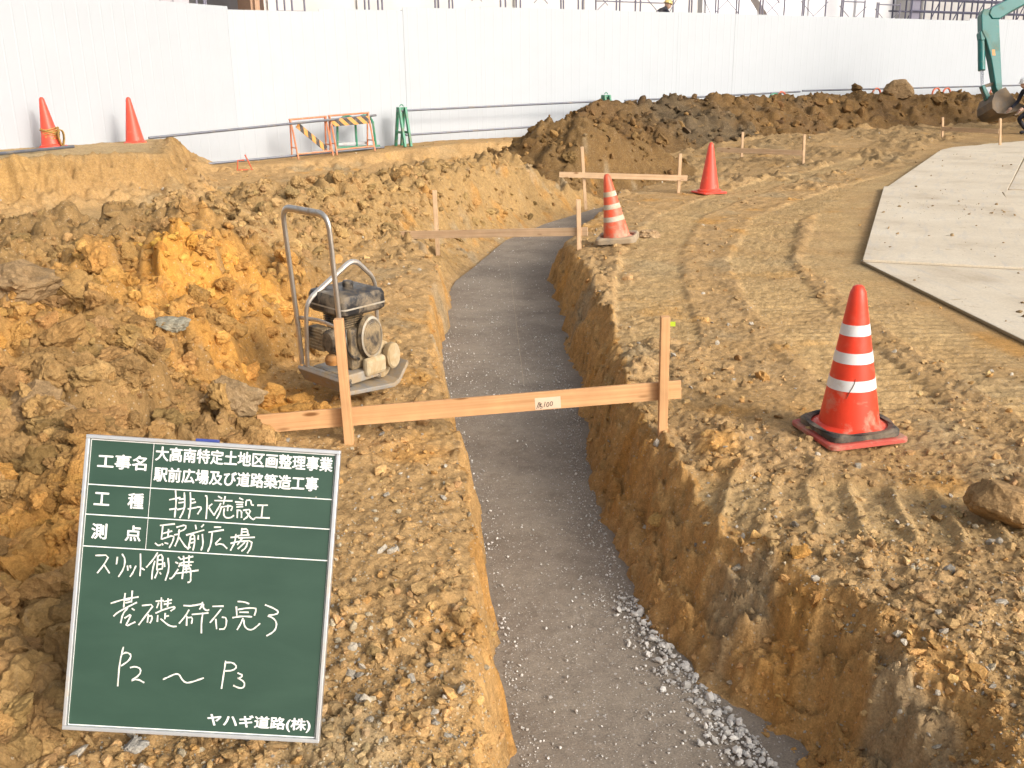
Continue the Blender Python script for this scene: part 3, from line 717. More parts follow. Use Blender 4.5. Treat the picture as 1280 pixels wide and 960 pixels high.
p = on_fence(757, 160, .55); p.z = .36; pipe_stand(p, "green steel stand whose tip shows above the left end of the long soil heap", .93)
def hoop(u, v, off, mat, label, grp):
    top = on_fence(u, v, off); g = ground_z(top.x, top.y); h = top.z - g; w = .17
    root = empty("hoop_stand", (top.x, top.y, g), label, "stand", grp, (0, 0, math.atan2(FD[1], FD[0])))
    pts = [Vector((-w, 0, 0)), Vector((-w, 0, h-w))] + arc((0, 0, h-w), w, math.pi, 0, 10)[1:] + [Vector((w, 0, 0))]
    MB().tube(pts, .028, 8).build("hoop", mat, root, True)
    m = MB()
    for sx in (-w, w): m.bar((sx, -.25, .02), (sx, .25, .02), .04, .03)
    m.build("foot", mat, root)
    return root
hoop(968, 116.5, .5, M_GREEN, "green hoop stand whose top shows above the long soil heap", "hoop stands behind the soil heap")
for u, v, lb in ((977, 115, "red hoop stand just right of the green hoop behind the heap"), (1096, 110.5, "red hoop stand partly hidden by the square clod"),
                 (1171, 110, "left one of the two red hoops between square clod and excavator"), (1184, 110, "right one of the two red hoops between square clod and excavator"),
                 (1243, 109.5, "red hoop stand seen past the excavator bucket linkage")):
    hoop(u, v, .5, M_REDP, lb, "hoop stands behind the soil heap")

# ------------------------------------------------------------------ orange barricades
M_ORANGE = paint("faded_orange_paint", (.62, .20, .085), .5, 0, (.50, .36, .24), .35, 9)
def stripe_mat():
    mt, nt, b = new_mat("black_orange_stripes"); b.inputs["Roughness"].default_value = .5
    tc = N(nt, "ShaderNodeTexCoord").outputs["Object"]; sp = N(nt, "ShaderNodeSeparateXYZ"); nt.links.new(tc, sp.inputs[0])
    a = N(nt, "ShaderNodeMath", operation='ADD'); nt.links.new(sp.outputs[0], a.inputs[0]); nt.links.new(sp.outputs[2], a.inputs[1])
    f = N(nt, "ShaderNodeMath", operation='MULTIPLY'); f.inputs[1].default_value = 1/.21; nt.links.new(a.outputs[0], f.inputs[0])
    fr = N(nt, "ShaderNodeMath", operation='FRACT'); nt.links.new(f.outputs[0], fr.inputs[0])
    g = N(nt, "ShaderNodeMath", operation='GREATER_THAN'); g.inputs[1].default_value = .5; nt.links.new(fr.outputs[0], g.inputs[0])
    c = mix(nt, g.outputs[0], (.60, .27, .05), (.035, .03, .03)); n1 = noise(nt, tc, 14, 6, .7)
    c = mix(nt, ramp(nt, n1.outputs[0], [(.5, 0.0), (.75, .45)]).outputs[0], c, (.42, .33, .22)); nt.links.new(c, b.inputs["Base Color"]); return mt
M_STRIPE = stripe_mat()
def barricade(u0, v0, u1, v1, label, fallen):
    a = to_ground(on_fence(u0, v0, .75)); b = to_ground(on_fence(u1, v1, .75)); d = b-a; L = math.hypot(d.x, d.y); h = .78
    root = empty("barricade", a, label, "barricade", "orange barricades by the hoarding", (0, -math.asin(max(-.2, min(.2, d.z/L))), math.atan2(d.y, d.x)))
    for sx in (0, L):
        m = MB(); m.tube([(sx, -.22, 0), (sx, -.015, h)], .019, 8).tube([(sx, .22, 0), (sx, .015, h)], .019, 8).tube([(sx, -.16, .22), (sx, .16, .22)], .012, 6)
        m.build("side_frame", M_ORANGE, root, True)
    MB().tube([(-.03, 0, h), (L+.03, 0, h)], .019, 8).build("top_rail", M_ORANGE, root, True)
    MB().tube([(0, -.19, .10), (L, -.19, .10)], .016, 8).build("lower_rail", M_ORANGE, root, True)
    m = MB(); bl = L*1.02 if fallen else L*.96
    m.box((0, 0, 0), (bl, .025, .155 if not fallen else .11)); o = m.build("striped_board", M_STRIPE, root, bevel=.004)
    if fallen: o.location = (L*.49, -.12, h*.52); o.rotation_euler = (0, rad(44), 0)
    else: o.location = (L*.5, -.055, h-.14)
    return root
barricade(369, 196, 412, 190, "orange barricade whose striped board hangs down diagonally", True)
barricade(417, 190, 464, 184, "orange barricade with level striped board, leaning green frame behind it", False)
p = to_ground(on_fence(447, 183, .50)); root = empty("arch_stand", p, "dark green arched frame standing behind the right hand orange barricade", "stand", None, (0, 0, math.atan2(FD[1], FD[0])))
MB().tube(arc((-.20, 0, .56), .17, math.pi, 0, 9), .026, 8).tube(arc((.20, 0, .56), .17, math.pi, 0, 9), .026, 8).build("arch", M_GREEN, root, True)
for sx in (-.42, -.02, .38): MB().tube([(sx*1.1, -.02, 0), (sx, 0, .6)], .026, 8).build("post", M_GREEN, root, True)
MB().bar((-.5, 0, .06), (.5, 0, .06), .12, .09).build("base", M_GREEN, root, bevel=.01)
MB().bar((-.45, 0, .16), (.5, 0, .16), .05, .05).build("pipe", M_GALV, root)
a = to_ground(at_z(305, 210, .12)); root = empty("folded_stand", a, "small orange triangular stand on the ground left of the barricades", "stand", None, (0, 0, .3))
MB().tube([(-.13, 0, 0), (-.10, 0, .2), (.02, 0, .2)], .013, 6).build("low_leg", M_REDP, root, True)
MB().tube([(.04, 0, .30), (.15, 0, .02), (-.1, 0, .02)], .015, 6).build("long_leg", M_REDP, root, True)

# ------------------------------------------------------------------ scaffolding and sheeted buildings beyond the hoarding
M_SHEET = paint("pale_sheeting", (.62, .60, .58), .8, 0, (.55, .52, .49), .3, .8)
M_SHEETW = paint("white_sheeting", (.80, .80, .82), .8, 0, (.72, .72, .74), .3, .8)
M_CORR = paint("grey_cladding", (.47, .44, .47), .6, 0, (.33, .30, .32), .3, 2)
M_TAN = paint("tan_cladding", (.52, .32, .20), .7)
M_SCAF = paint("scaffold_steel", (.20, .19, .24), .5, .3)
M_SCAFD = paint("dark_scaffold_steel", (.085, .085, .13), .6, .2)
M_NET = paint("grey_mesh_sheet", (.20, .19, .24), .9)
def yb(u, off):    # ground point behind the fence under column u, `off` metres behind it
    return on_fence(u, 150, -off)
def fence_frame(o): o.rotation_euler = (0, 0, math.atan2(FD[1], FD[0]))
def building(u0, u1, off, dep, h, mat, label, ribs=0, roof=.25):
    a = yb(u0, off); b = yb(u1, off); a.z = b.z = .2; L = (b-a).length
    root = empty("building", a, label, "building"); fence_frame(root)
    m = MB().box((L/2, dep/2, h/2), (L, dep, h))
    if ribs:
        for i in range(int(L/ribs)): m.box((ribs*(i+.5), -.03, h/2), (ribs*.4, .05, h-.1))
    m.build("wall", mat, root); MB().box((L/2, dep/2, h+roof/2), (L+.4, dep+.4, roof)).build("roof", M_CORR, root)
    for i in range(max(1, int(L/2.4))):
        MB().box((2.4*i+.1, -.06, h/2), (.04, .06, h)).build("sheet_seam", mat, root)
    return root
building(100, 252, 5.5, 8, 6.2, M_CORR, "grey ribbed building beyond the corner of the hoarding", .3)
building(326, 337, 4.4, 1.2, 6.0, M_TAN, "narrow tan clad column beyond the hoarding at left")
building(342, 866, 5.2, 9, 6.6, M_SHEET, "long building under pale sheeting behind the scaffold frames")
building(872, 1124, 6.5, 9, 6.6, M_SHEETW, "building wrapped in bright white sheeting behind the right hand scaffold frames")
def scaffold(us, off, ztop, label, group, mat=M_SCAF, brace=True, rail=None):
    """one frame: uprights at the given columns, with ledgers and cross braces"""
    P = [yb(u, off) for u in us]; o = P[0]; gz = .25
    root = empty("scaffold_tower", (o.x, o.y, gz), label, "scaffold", group); fence_frame(root)
    X = [(p-o).length for p in P]; H = ztop-gz
    for x in X: MB().tube([(x, 0, 0), (x, 0, H)], .024, 7).build("upright", mat, root, True)
    for z in (.4, 1.2, 2.1, 3.0) + ((rail-gz,) if rail else ()):
        if z < H: MB().tube([(X[0], 0, z), (X[-1], 0, z)], .019, 6).build("ledger", mat, root, True)
    if brace:
        m = MB(); w = X[-1]-X[0]; c = (X[0]+X[-1])/2
        for s in (-1, 1):
            m.tube([(c - s*(w/2+.05), .03*s, H-.2), (c + s*(w/2+.85), .03*s, H-1.6)], .013, 6)
        m.build("brace", mat, root, True)
    return root
SG = "scaffold frames seen over the hoarding"
for us, lb in (((261, 270, 272), "scaffold frame in front of the pale wall just right of the grey building"),
               ((358, 367, 376, 391), "scaffold frame right of the tan column, with a plank end on it"),
               ((464, 469, 480, 485), "scaffold frame above the hoarding straight over the green pipe stand"),
               ((549, 553, 566, 570), "scaffold frame over the middle of the pipe between the green stands"),
               ((628, 634, 647, 652), "scaffold frame left of the hoarding's middle step"),
               ((701, 704, 722, 727), "scaffold frame above the left shoulder of the rounded heap")):
    scaffold(us, 2.6, 5.2, lb, SG)
scaffold((768, 772, 791, 797), 2.6, 4.9, "scaffold frame just left of the worker on the platform", SG)
scaffold((856, 859), 2.6, 4.9, "narrow pair of scaffold uprights just right of the worker", SG)
for us, zt, lb in (((888, 891, 916), 4.5, "leftmost guard frame in front of the white sheeted building"), ((942, 945, 971), 4.35, "guard frame second from left before the white sheeted building"),
                   ((993, 995, 1021), 4.15, "guard frame third from left before the white sheeted building"), ((1040, 1042, 1068), 4.05, "guard frame fourth from left before the white sheeted building"),
                   ((1083, 1085, 1111), 4.0, "guard frame nearest the dark scaffold structure")):
    scaffold(us, 3.2, zt, lb, "guard frames before the white building", rail=zt-.06)
# platform the worker stands on
a = yb(762, 2.9); root = empty("scaffold_platform", (a.x, a.y, .25), "scaffold platform with plank and rails under the worker beyond the hoarding", "platform"); fence_frame(root)
W_ = (yb(858, 2.9)-a).length
MB().box((W_/2, .35, 2.15), (W_, .9, .05)).build("plank", M_GALV, root)
for sx in (.02, W_/2, W_-.02): MB().tube([(sx, .8, 0), (sx, .8, 3.9)], .024, 7).build("upright", M_SCAF, root, True)
m = MB()
for z in (2.6, 3.1, 3.55): m.tube([(0, .8, z), (W_, .8, z)], .018, 6)
m.build("rail", M_SCAF, root, True)
# inclined stair between guard frames
a = yb(905, 4.2); root = empty("access_stair", (a.x, a.y, .25), "pale sloping access stair crossing behind the left guard frames", "stair"); fence_frame(root)
MB().bar((0, 0, 4.9), (1.9, 0, 3.0), .35, .16).build("flight", M_SHEETW, root)
MB().tube([(0, -.2, 5.6), (1.9, -.2, 3.7)], .02, 6).build("handrail", M_SCAF, root)
for sx in (.1, 1.85): MB().tube([(sx, -.2, 0), (sx, -.2, 4.8 if sx < 1 else 3.2)], .025, 6).build("post", M_SCAF, root)
# dense dark scaffold structure at right
a = yb(1126, 3.4); b = yb(1330, 3.4); L = (b-a).length; root = empty("scaffold_structure", (a.x, a.y, .25), "dense dark scaffold structure with grey netting rising behind the excavator arm", "scaffold"); fence_frame(root)
H = 6.5; rnd = random.Random(4)
for i in range(15):
    x = L*i/14 + rnd.uniform(-.08, .08)
    for yy in (0, .9): MB().tube([(x+yy*.15, yy, 0), (x+yy*.15, yy, H)], .03, 7).build("upright", M_SCAFD, root, True)
m = MB()
for z in (.5, 1.5, 2.6, 3.1, 3.55, 3.95, 4.4, 5.0, 5.9):
    for yy in (0, .9): m.tube([(-.1, yy, z+.05*yy), (L, yy, z+.05*yy)], .026, 6)
m.build("ledger", M_SCAFD, root, True)
m = MB()
for i in range(8): m.tube([(L*i/8, .45, 2.8), (L*(i+1)/8, .45, 4.6)], .02, 6)
m.build("brace", M_SCAFD, root, True)
MB().box((L/2, 1.0, 1.55), (L, .02, 3.3)).build("netting", M_NET, root); MB().box((.25, .1, 3.2), (.5, .02, 6.4)).build("netting", M_NET, root)
building(1135, 1420, 5.4, 8, 6.0, M_SHEET, "pale building seen through the dark scaffold structure")

# ------------------------------------------------------------------ steel road plates
def plate_mat():
    mt, nt, b = new_mat("dusty_steel_plate"); b.inputs["Roughness"].default_value = .8; b.inputs["Specular IOR Level"].default_value = .3
    tc = N(nt, "ShaderNodeTexCoord").outputs["Object"]
    c = ramp(nt, noise(nt, tc, .9, 7, .65, .4).outputs[0], [(.3, (.46, .375, .27)), (.48, (.58, .495, .375)), (.7, (.65, .57, .445))]).outputs[0]
    mp = N(nt, "ShaderNodeMapping"); mp.inputs["Scale"].default_value = (1.2, 9, 9); nt.links.new(tc, mp.inputs[0])
    c = mix(nt, ramp(nt, noise(nt, mp.outputs[0], 1.3, 6, .7).outputs[0], [(.52, 0.0), (.72, .6)]).outputs[0], c, (.44, .41, .38))
    n2 = noise(nt, tc, 5, 8, .75, .3)
    c = mix(nt, ramp(nt, n2.outputs[0], [(.60, 0.0), (.68, .8)]).outputs[0], c, (.38, .28, .16))
    c = mix(nt, 1.0, c, ramp(nt, noise(nt, tc, 60, 3).outputs[0], [(.3, .9), (.7, 1.08)]).outputs[0], 'MULTIPLY')
    nt.links.new(c, b.inputs["Base Color"]); bump(nt, b, n2.outputs[0], .2, .006); return mt
M_PLATE = plate_mat(); M_PEDGE = paint("rusty_edge", (.30, .225, .12), .85)
def plate(p, q, w, z0, z1, label, over=0.0):
    """left edge p->q (near to far), width w to the right"""
    p = Vector((p[0], p[1], z0)); q = Vector((q[0], q[1], z1)); d = (q-p); L = d.length; yaw = math.atan2(d.y, d.x); pitch = -math.asin(d.z/L)
    root = MB().box((L/2, -w/2, 0), (L, w, .020)).build("steel_plate", M_PLATE, None, bevel=.003, seg=1)
    root.location = p - Vector((0, 0, .012)); root.rotation_euler = (0, pitch, yaw); tag(root, label, "steel plate", "steel road plates")
    MB().box((L/2, .0015, -.002), (L-.01, .005, .018)).build("edge", M_PEDGE, root)
    o = MB().box((-.0015, -w/2, -.002), (.005, w-.01, .018)).build("edge", M_PLATE, root)
    return root
plate((3.235, 2.6), (3.175, 8.62), 1.55, .026, .030, "pale dusty steel plate nearest the viewer, bordering the churned soil beside the cone")
plate((3.16, 8.53), (5.62, 14.60), 1.56, .054, .052, "mud strewn pale steel plate in the middle of the row, second from the viewer")
plate((5.66, 14.62), (9.12, 20.8), 1.62, .030, .128, "third pale steel plate, farther along the curve")
plate((9.14, 20.85), (13.2, 25.3), 1.62, .13, .27, "farthest steel plate of the row, by the excavator")
plate((4.80, 2.6), (4.74, 8.55), 1.55, .026, .030, "steel plate at the right frame edge, beside the one nearest the viewer")
plate((4.75, 8.62), (7.15, 14.1), 1.5, .028, .030, "brownish steel plate right of the middle plate, behind its dark seam")
plate((7.32, 14.25), (10.42, 19.75), 1.5, .028, .115, "steel plate beyond the wedge shaped gap at the right frame edge")
# mud crumbs on the plates
P = []; S = []
for _ in range(220):
    t = random.random(); k = random.random()
    if k < .18: a_, b_ = (3.2, 3.2), (3.2, 8.4)
    elif k < .75: a_, b_ = (3.3, 8.9), (5.6, 14.4)
    else: a_, b_ = (5.8, 14.8), (9.0, 20.4)
    w = random.uniform(.05, 1.5); dx, dy = b_[0]-a_[0], b_[1]-a_[1]; l = math.hypot(dx, dy)
    if k < .75 and random.random() < .45: t = min(1, max(0, random.gauss(.62, .07)))
    P.append((a_[0]+dx*t + dy/l*w, a_[1]+dy*t - dx/l*w, (.052 if .18 <= k < .75 else .028 + (.098*t if k >= .75 else 0)))); S.append(.005+.026*random.random()**5)
scatter("mud_crumbs", np.array(P), np.array(S), np.array([.34, .24, .13])*RNG.uniform(.75, 1.1, (len(P), 1)), 1, M_CLOD, cuts=4, rough=.35, seed=900, squash=.5)

# ------------------------------------------------------------------ traffic cones
def cone_mat(name, col, dirty):
    return paint(name, col, .42, 0, (.46, .36, .25), dirty, 14, 0, .4, (0.0, .45) if dirty < .5 else None)
M_CONE = cone_mat("red_cone_plastic", (.78, .055, .022), .25); M_CONEF = cone_mat("faded_cone_plastic", (.80, .085, .05), .12); M_CONED = cone_mat("muddy_cone_plastic", (.76, .11, .05), .48)
M_BAND = paint("white_reflective", (.74, .74, .74), .35, 0, (.5, .44, .36), .15, 12); M_BANDD = paint("muddy_white_reflective", (.62, .57, .48), .5, 0, (.46, .37, .26), .6, 16)
M_RUB = paint("black_rubber", (.045, .040, .035), .75, 0, (.24, .19, .13), .45, 11); M_CONC = paint("muddy_rubber", (.27, .22, .16), .85, 0, (.40, .30, .19), .6, 9, .3)
M_FLANGE = paint("worn_cone_base", (.50, .085, .06), .6, 0, (.40, .28, .19), .4, 13)
def rsquare(w, r, n=5):
    out = []
    for cx, cy, a in ((1,1,0),(-1,1,90),(-1,-1,180),(1,-1,270)):
        for i in range(n+1):
            t = rad(a + 90*i/n); out.append((cx*(w-r)+r*math.cos(t), cy*(w-r)+r*math.sin(t)))
    return out
def cone(loc, label, mat, flange, band=None, h=.70, rot=(0, 0, 0), base=.19, bands=3):
    root = empty("traffic_cone", loc, label, "traffic cone", "red traffic cones", rot)
    r0, r1 = .142*h/.7, .030*h/.7; z0 = .022
    R = lambda z: r0 + (r1-r0)*(z-z0)/(h-z0)
    prof = [(R(z0)+.028, z0), (R(z0)+.028, z0+.022), (R(z0)+.006, z0+.03)] + [(R(z), z) for z in np.linspace(z0+.04, h-.03, 12)] + [(r1*.98, h-.02), (r1*.8, h-.007), (r1*.45, h)]
    MB().lathe(prof, 40).build("body", mat, root, True)
    sq = rsquare(base, .035); k = len(sq)
    m = MB(); m.add([(x, y, 0) for x, y in sq] + [(x, y, .016) for x, y in sq] + [(x*.95, y*.95, .022) for x, y in sq],
        [tuple(range(k-1, -1, -1))] + [(i+l*k, (i+1) % k+l*k, (i+1) % k+(l+1)*k, i+(l+1)*k) for l in (0, 1) for i in range(k)] + [tuple(range(2*k, 3*k))])
    m.build("base", flange, root, bevel=0)
    if band:
        for zc in ((.255, .378, .503), )[0][:bands]:
            z = zc*h/.7; hh = .046*h/.7/2*1.05; e = .0018
            MB().lathe([(R(z-hh), z-hh), (R(z-hh)+e, z-hh), (R(z)+e, z), (R(z+hh)+e, z+hh), (R(z+hh), z+hh)], 40, caps=False).build("reflective_band", band, root, True)
    return root
def weight(loc, label, mat, w, hole, h, rot):
    sq = rsquare(w, w*.28, 6); k = len(sq); m = MB(); hl = [(hole*math.cos(2*math.pi*(i+.5)/k+.0), hole*math.sin(2*math.pi*(i+.5)/k)) for i in range(k)]
    rings = [(hl, 0), (sq, 0), (sq, h*.7), ([(x*.93, y*.93) for x, y in sq], h), ([(x*1.12, y*1.12) for x, y in hl], h), (hl, h*.85)]
    vs = [(x, y, z) for rg, z in rings for x, y in rg]; nr = len(rings)
    fs = [(l*k+i, l*k+(i+1) % k, ((l+1) % nr)*k+(i+1) % k, ((l+1) % nr)*k+i) for l in range(nr) for i in range(k)]
    o = m.add(vs, fs).build("cone_weight", mat, None, bevel=.003); o.location = loc; o.rotation_euler = rot
    return tag(o, label, "weight")
gz = lambda p, dz=0: Vector((p.x, p.y, ground_z(p.x, p.y)+dz))
p = at_z(1060, 541, .02); p = gz(p, .025); c1 = p
cone(p, "shiny red cone with three clean white bands, standing on soil in the right foreground", M_CONE, M_FLANGE, M_BAND, .70, (0, rad(-1.5), rad(12)), .195)
weight(p+Vector((0, 0, .024)), "black rubber collar weight slipped over the foreground cone", M_RUB, .172, .173*.985, .034, (0, rad(-1.5), rad(12)))
cut = []
for ang, zz in ((-101, .292), (-103, .272), (-108, .25), (-114, .228), (-119, .20)):
    rr_ = .142 + (.030-.142)*(zz-.022)/(.70-.022) + .0022; cut.append((rr_*math.cos(rad(ang-12)), rr_*math.sin(rad(ang-12)), zz))
_c = MB().tube(cut, [.0012, .002, .002, .0018, .001], 5).build("cut_mark", paint("dark_scratch", (.10, .05, .035), .8), None); _c.parent = [o for o in COL.objects if o.get("label", "").startswith("shiny red cone")][0]
p = at_z(772, 303, .03); p = gz(p, .02)
rt = (rad(2), rad(-10), rad(-14))
cone(p, "leaning muddy red cone with three dirty white bands at the trench edge", M_CONED, M_CONC, M_BANDD, .70, rt, .16)
weight(p+Vector((0, 0, .023)), "grey mud caked square weight under the leaning banded cone", M_CONC, .205, .172, .06, (rad(2), rad(-5), rad(-14)))
p = gz(at_z(886, 242, .0), .01); cone(p, "plain bright red cone without bands beyond the leaning cone, before the heaps", M_CONEF, M_CONEF, None, .72, (0, 0, rad(20)), .20)
p = at_d(66, 187, 15.75); p = gz(p, .01); croped = p
cone(p, "plain faded red cone wrapped with a coil of yellow rope on the earth bank", M_CONEF, M_CONEF, None, .80, (0, rad(-4), rad(15)), .21)
p = at_d(169, 177, 16.9); p = gz(p, -.02); cone(p, "plain faded red cone without rope at the right end of the earth bank", M_CONEF, M_CONEF, None, .80, (0, rad(-2), rad(30)), .21)
M_ROPE = paint("yellow_rope", (.46, .27, .06), .85, 0, (.3, .2, .08), .5, 40)
m = MB(); rr = random.Random(3)
for i in range(9):
    r = .128+.008*rr.random(); z = .17+.017*i
    m.tube([(r*math.cos(t)+.012*rr.uniform(-1, 1), r*math.sin(t)+.012*rr.uniform(-1, 1), z+.02*math.sin(t*2+i)) for t in np.linspace(0, 6.0, 18)], .010, 6, True)
for i in range(4):
    m.tube([Vector((.13, -.05, .22)) + Vector((.05+.045*math.cos(t)+.02*i, -.03*i+.02*math.sin(2*t), -.06+.13*math.sin(t))) for t in np.linspace(0, 6.0, 16)], .010, 6, True)
o = m.build("rope_coil", M_ROPE, None, True); o.location = croped; tag(o, "coil of yellow brown rope wound round the leftmost cone", "rope")

# ------------------------------------------------------------------ batter boards over the trench
def plank(name, a, b, w, h, mat, parent, up=(0, 0, 1), bevel=.002):
    """timber from a to b; grain along its length; w across (thickness), h along `up`"""
    a = Vector(a); b = Vector(b); d = (b-a); L = d.length; d.normalize(); u = Vector(up); r = u.cross(d).normalized(); u = d.cross(r)
    o = MB().box((L/2, 0, 0), (L, w, h)).build(name, mat, parent, bevel=bevel, seg=2)
    M = Matrix((d, r, u)).transposed().to_4x4(); M.translation = a - (parent.location if parent else Vector()); o.matrix_basis = M
    return o
def stake(root, bx, tx, mat, s=.042, dig=.25, yoff=0, name="stake"):
    b = Vector(bx); t = Vector(tx); d = (t-b).normalized()
    return plank(name, b - d*dig, t, s, s, mat, root, up=(0, 1, 0), bevel=.003)
BG = "batter boards across the trench"
def batter(base_l, top_l, base_r, top_r, e0, e1, label, mat, hb=.09, tb=.016, s=.042, off=-1):
    """stakes from base to top, crosspiece from e0 to e1 (its top edge)"""
    root = empty("batter_board", (Vector(base_l)+Vector(base_r))/2, label, "batter board", BG)
    stake(root, base_l, top_l, mat, s); stake(root, base_r, top_r, mat, s)
    e0 = Vector(e0); e1 = Vector(e1); n = Vector((0, 0, 1)).cross(e1-e0).normalized(); n = n if n.y > 0 else -n
    dn = Vector((0, 0, -hb/2)); sh = n*((s/2+tb/2+.002)*(-off))
    cp = plank("crosspiece", e0+dn+sh, e1+dn+sh, tb, hb, mat, root)
    return root, cp
# nearest one
bl = at_y(437, 556, 4.21); br = at_y(828, 541, 4.32)
tl = at_y(423, 398.5, 4.21); tr = at_y(831.5, 395.5, 4.30)
e0 = at_y(320, 521.5, 4.21); e1 = at_y(853.5, 477.5, 4.32)
root, cp = batter(bl, tl, br, tr, e0, e1, "nearest batter board of fresh pine, with black pencilled lettering, beside the compactor", M_WOOD)
M_INK = paint("black_marker", (.03, .022, .018), .6); M_TAPE = paint("clear_tape", (.74, .55, .40), .35)
M_YEL = paint("yellow_green_tape", (.42, .55, .03), .5)
d = (e1-e0).normalized(); n_ = Vector((0, -1, 0)); L_ = (e1-e0).length; face = -(.042/2+.016/2+.002)
# lettering on the front face, local x along the board
def on_cp(u, v):
    p = at_y(u, v, 4.27); q = p - e0; return q.dot(d), q.dot(d.cross(Vector((0,1,0))).normalized()*-1)
def strokes_mesh(name, sts, wd, mat, parent, yface, th=.0012, sgn=-1):
    """flat ribbons in the local x,z plane at y = yface"""
    m = MB(); k = 0
    for st in sts:
        pts = [Vector((p[0], 0, p[1])) for p in st]
        if len(pts) > 2:      # smooth the turns a little
            q = [pts[0]]
            for i in range(len(pts)-1):
                for t in (.25, .75): q.append(pts[i].lerp(pts[i+1], t))
            q.append(pts[-1]); pts = q
        L = []
        for i, p in enumerate(pts):
            t = (pts[min(i+1, len(pts)-1)] - pts[max(i-1, 0)]); t = t.normalized() if t.length > 1e-9 else Vector((1, 0, 0))
            w = wd/2*(.8+.4*math.sin(1.7*i+k)**2); L.append((p + Vector((-t.z, 0, t.x))*w, p - Vector((-t.z, 0, t.x))*w))
        vs = []; yy = yface + sgn*(th + .00003*(k % 9)); k += 1
        for a, b in L: vs += [(a.x, yy, a.z), (b.x, yy, b.z)]
        m.add(vs, [(2*i, 2*i+2, 2*i+3, 2*i+1) for i in range(len(L)-1)])
    o = m.build(name, mat, parent, fix=False); return o
sq_ = .0165
ink = [[(0, 0), (.6, 1.5)], [(.45, .1), (.75, 1.2)], [(.6, 1.4), (.9, 1.45)], [(.75, .9), (1.25, 1.15)], [(1.0, 1.3), (.85, .5)], [(.8, .45), (1.35, .55)], [(.75, .05), (1.35, .2)],
       [(1.65, .3), (2.0, 1.55)], [(2.5, 1.35), (2.2, .7), (2.35, .25), (2.7, .5), (2.85, 1.2), (2.55, 1.4)], [(3.3, 1.5), (3.0, .85), (3.15, .4), (3.5, .6), (3.65, 1.35), (3.35, 1.5)]]
pc = (at_y(672, 511, 4.27)-e0).dot(d)
strokes_mesh("lettering", [[(pc + a*sq_*1.3, -.036 + b*sq_*1.25) for a, b in s] for s in ink], .0032, M_INK, cp, -.008, .0016)
MB().box((pc+.055, -.0084, -.012), (.122, .0012, .058)).build("clear_label", M_TAPE, cp)
t_ = at_y(841, 405, 4.34); MB().box((t_-root.location), (.024, .004, .022)).build("tape_flag", M_YEL, root)
# farther ones
def bb(bl, br, tl, tr, e0, e1, yl, yr, label, mat=M_WOOD2, hb=.085, back=1, **k):
    return batter(at_y(*bl, yl), at_y(*tl, yl), at_y(*br, yr), at_y(*tr, yr), at_y(*e0, yl), at_y(*e1, yr), label, mat, hb, .016, .045, off=back, **k)
bb((546, 292), (724, 312), (543, 238), (723, 249.5), (487, 289), (736, 283.5), 10.7, 9.75, "second batter board from the viewer, level plank left of the leaning cone")
bb((731, 241), (848, 243), (727.5, 183.5), (850.5, 192), (699, 214.5), (859, 219), 14.6, 14.5, "batter board on thin stakes behind the leaning cone, before the rounded heap", hb=.08)
bb((927, 199), (1004, 209), (928.5, 165), (1005.5, 168), (897, 184), (1005, 188), 19.6, 18.6, "brown batter board just right of the plain red cone, before the long heap", hb=.09)
bb((1178, 170), (1250, 176), (1178.5, 146.5), (1250.5, 148), (1178, 158.5), (1250, 161.5), 22.8, 21.6, "farthest batter board, below the excavator bucket", hb=.09)
# string line down the trench
a = at_z(636, 326, -.30); b = at_z(655, 482, -.30); M_STR = paint("pale_string", (.42, .34, .24), .8)
o = MB().tube([Vector((0, 0, 0)), (b-a)*.5+Vector((0, 0, -.01)), b-a], .0012, 5).build("string_line", M_STR, None); o.location = a; tag(o, "thin pale string line stretched along the trench floor", "string")

# ------------------------------------------------------------------ blackboard
BC = Vector((-.7403, 2.0350, .4643)); BXv = Vector((.99579, .01298, -.09077)); BZv = Vector((.08136, .33161, .93990))
BXv.normalize(); BZv = (BZv - BXv*BZv.dot(BXv)).normalized(); BYv = BZv.cross(BXv)
Mx = Matrix((BXv, BYv, BZv)).transposed().to_4x4(); Mx.translation = BC
def board_mat():
    mt, nt, b = new_mat("green_chalkboard"); b.inputs["Roughness"].default_value = .48; b.inputs["Specular IOR Level"].default_value = .45
    tc = N(nt, "ShaderNodeTexCoord").outputs["Object"]
    mp = N(nt, "ShaderNodeMapping"); mp.inputs["Scale"].default_value = (3, 3, 9); nt.links.new(tc, mp.inputs[0])
    c = ramp(nt, noise(nt, mp.outputs[0], 1.3, 6, .6, .3).outputs[0], [(.3, (.021, .055, .037)), (.7, (.032, .073, .050))]).outputs[0]
    vo = N(nt, "ShaderNodeTexVoronoi"); vo.inputs["Scale"].default_value = 28; nt.links.new(tc, vo.inputs["Vector"]); sp = N(nt, "ShaderNodeSeparateColor"); nt.links.new(vo.outputs["Color"], sp.inputs[0])
    a1 = N(nt, "ShaderNodeMath", operation='LESS_THAN'); a1.inputs[1].default_value = .06; nt.links.new(vo.outputs["Distance"], a1.inputs[0])
    a2 = N(nt, "ShaderNodeMath", operation='GREATER_THAN'); a2.inputs[1].default_value = .93; nt.links.new(sp.outputs[0], a2.inputs[0])
    a3 = N(nt, "ShaderNodeMath", operation='MULTIPLY'); nt.links.new(a1.outputs[0], a3.inputs[0]); nt.links.new(a2.outputs[0], a3.inputs[1])
    a5 = N(nt, "ShaderNodeMath", operation='MULTIPLY'); a5.inputs[1].default_value = .6; nt.links.new(a3.outputs[0], a5.inputs[0])
    c = mix(nt, a5.outputs[0], c, (.5, .45, .35)); nt.links.new(c, b.inputs["Base Color"])
    bump(nt, b, noise(nt, tc, 300, 2).outputs[0], .06, .002); return mt
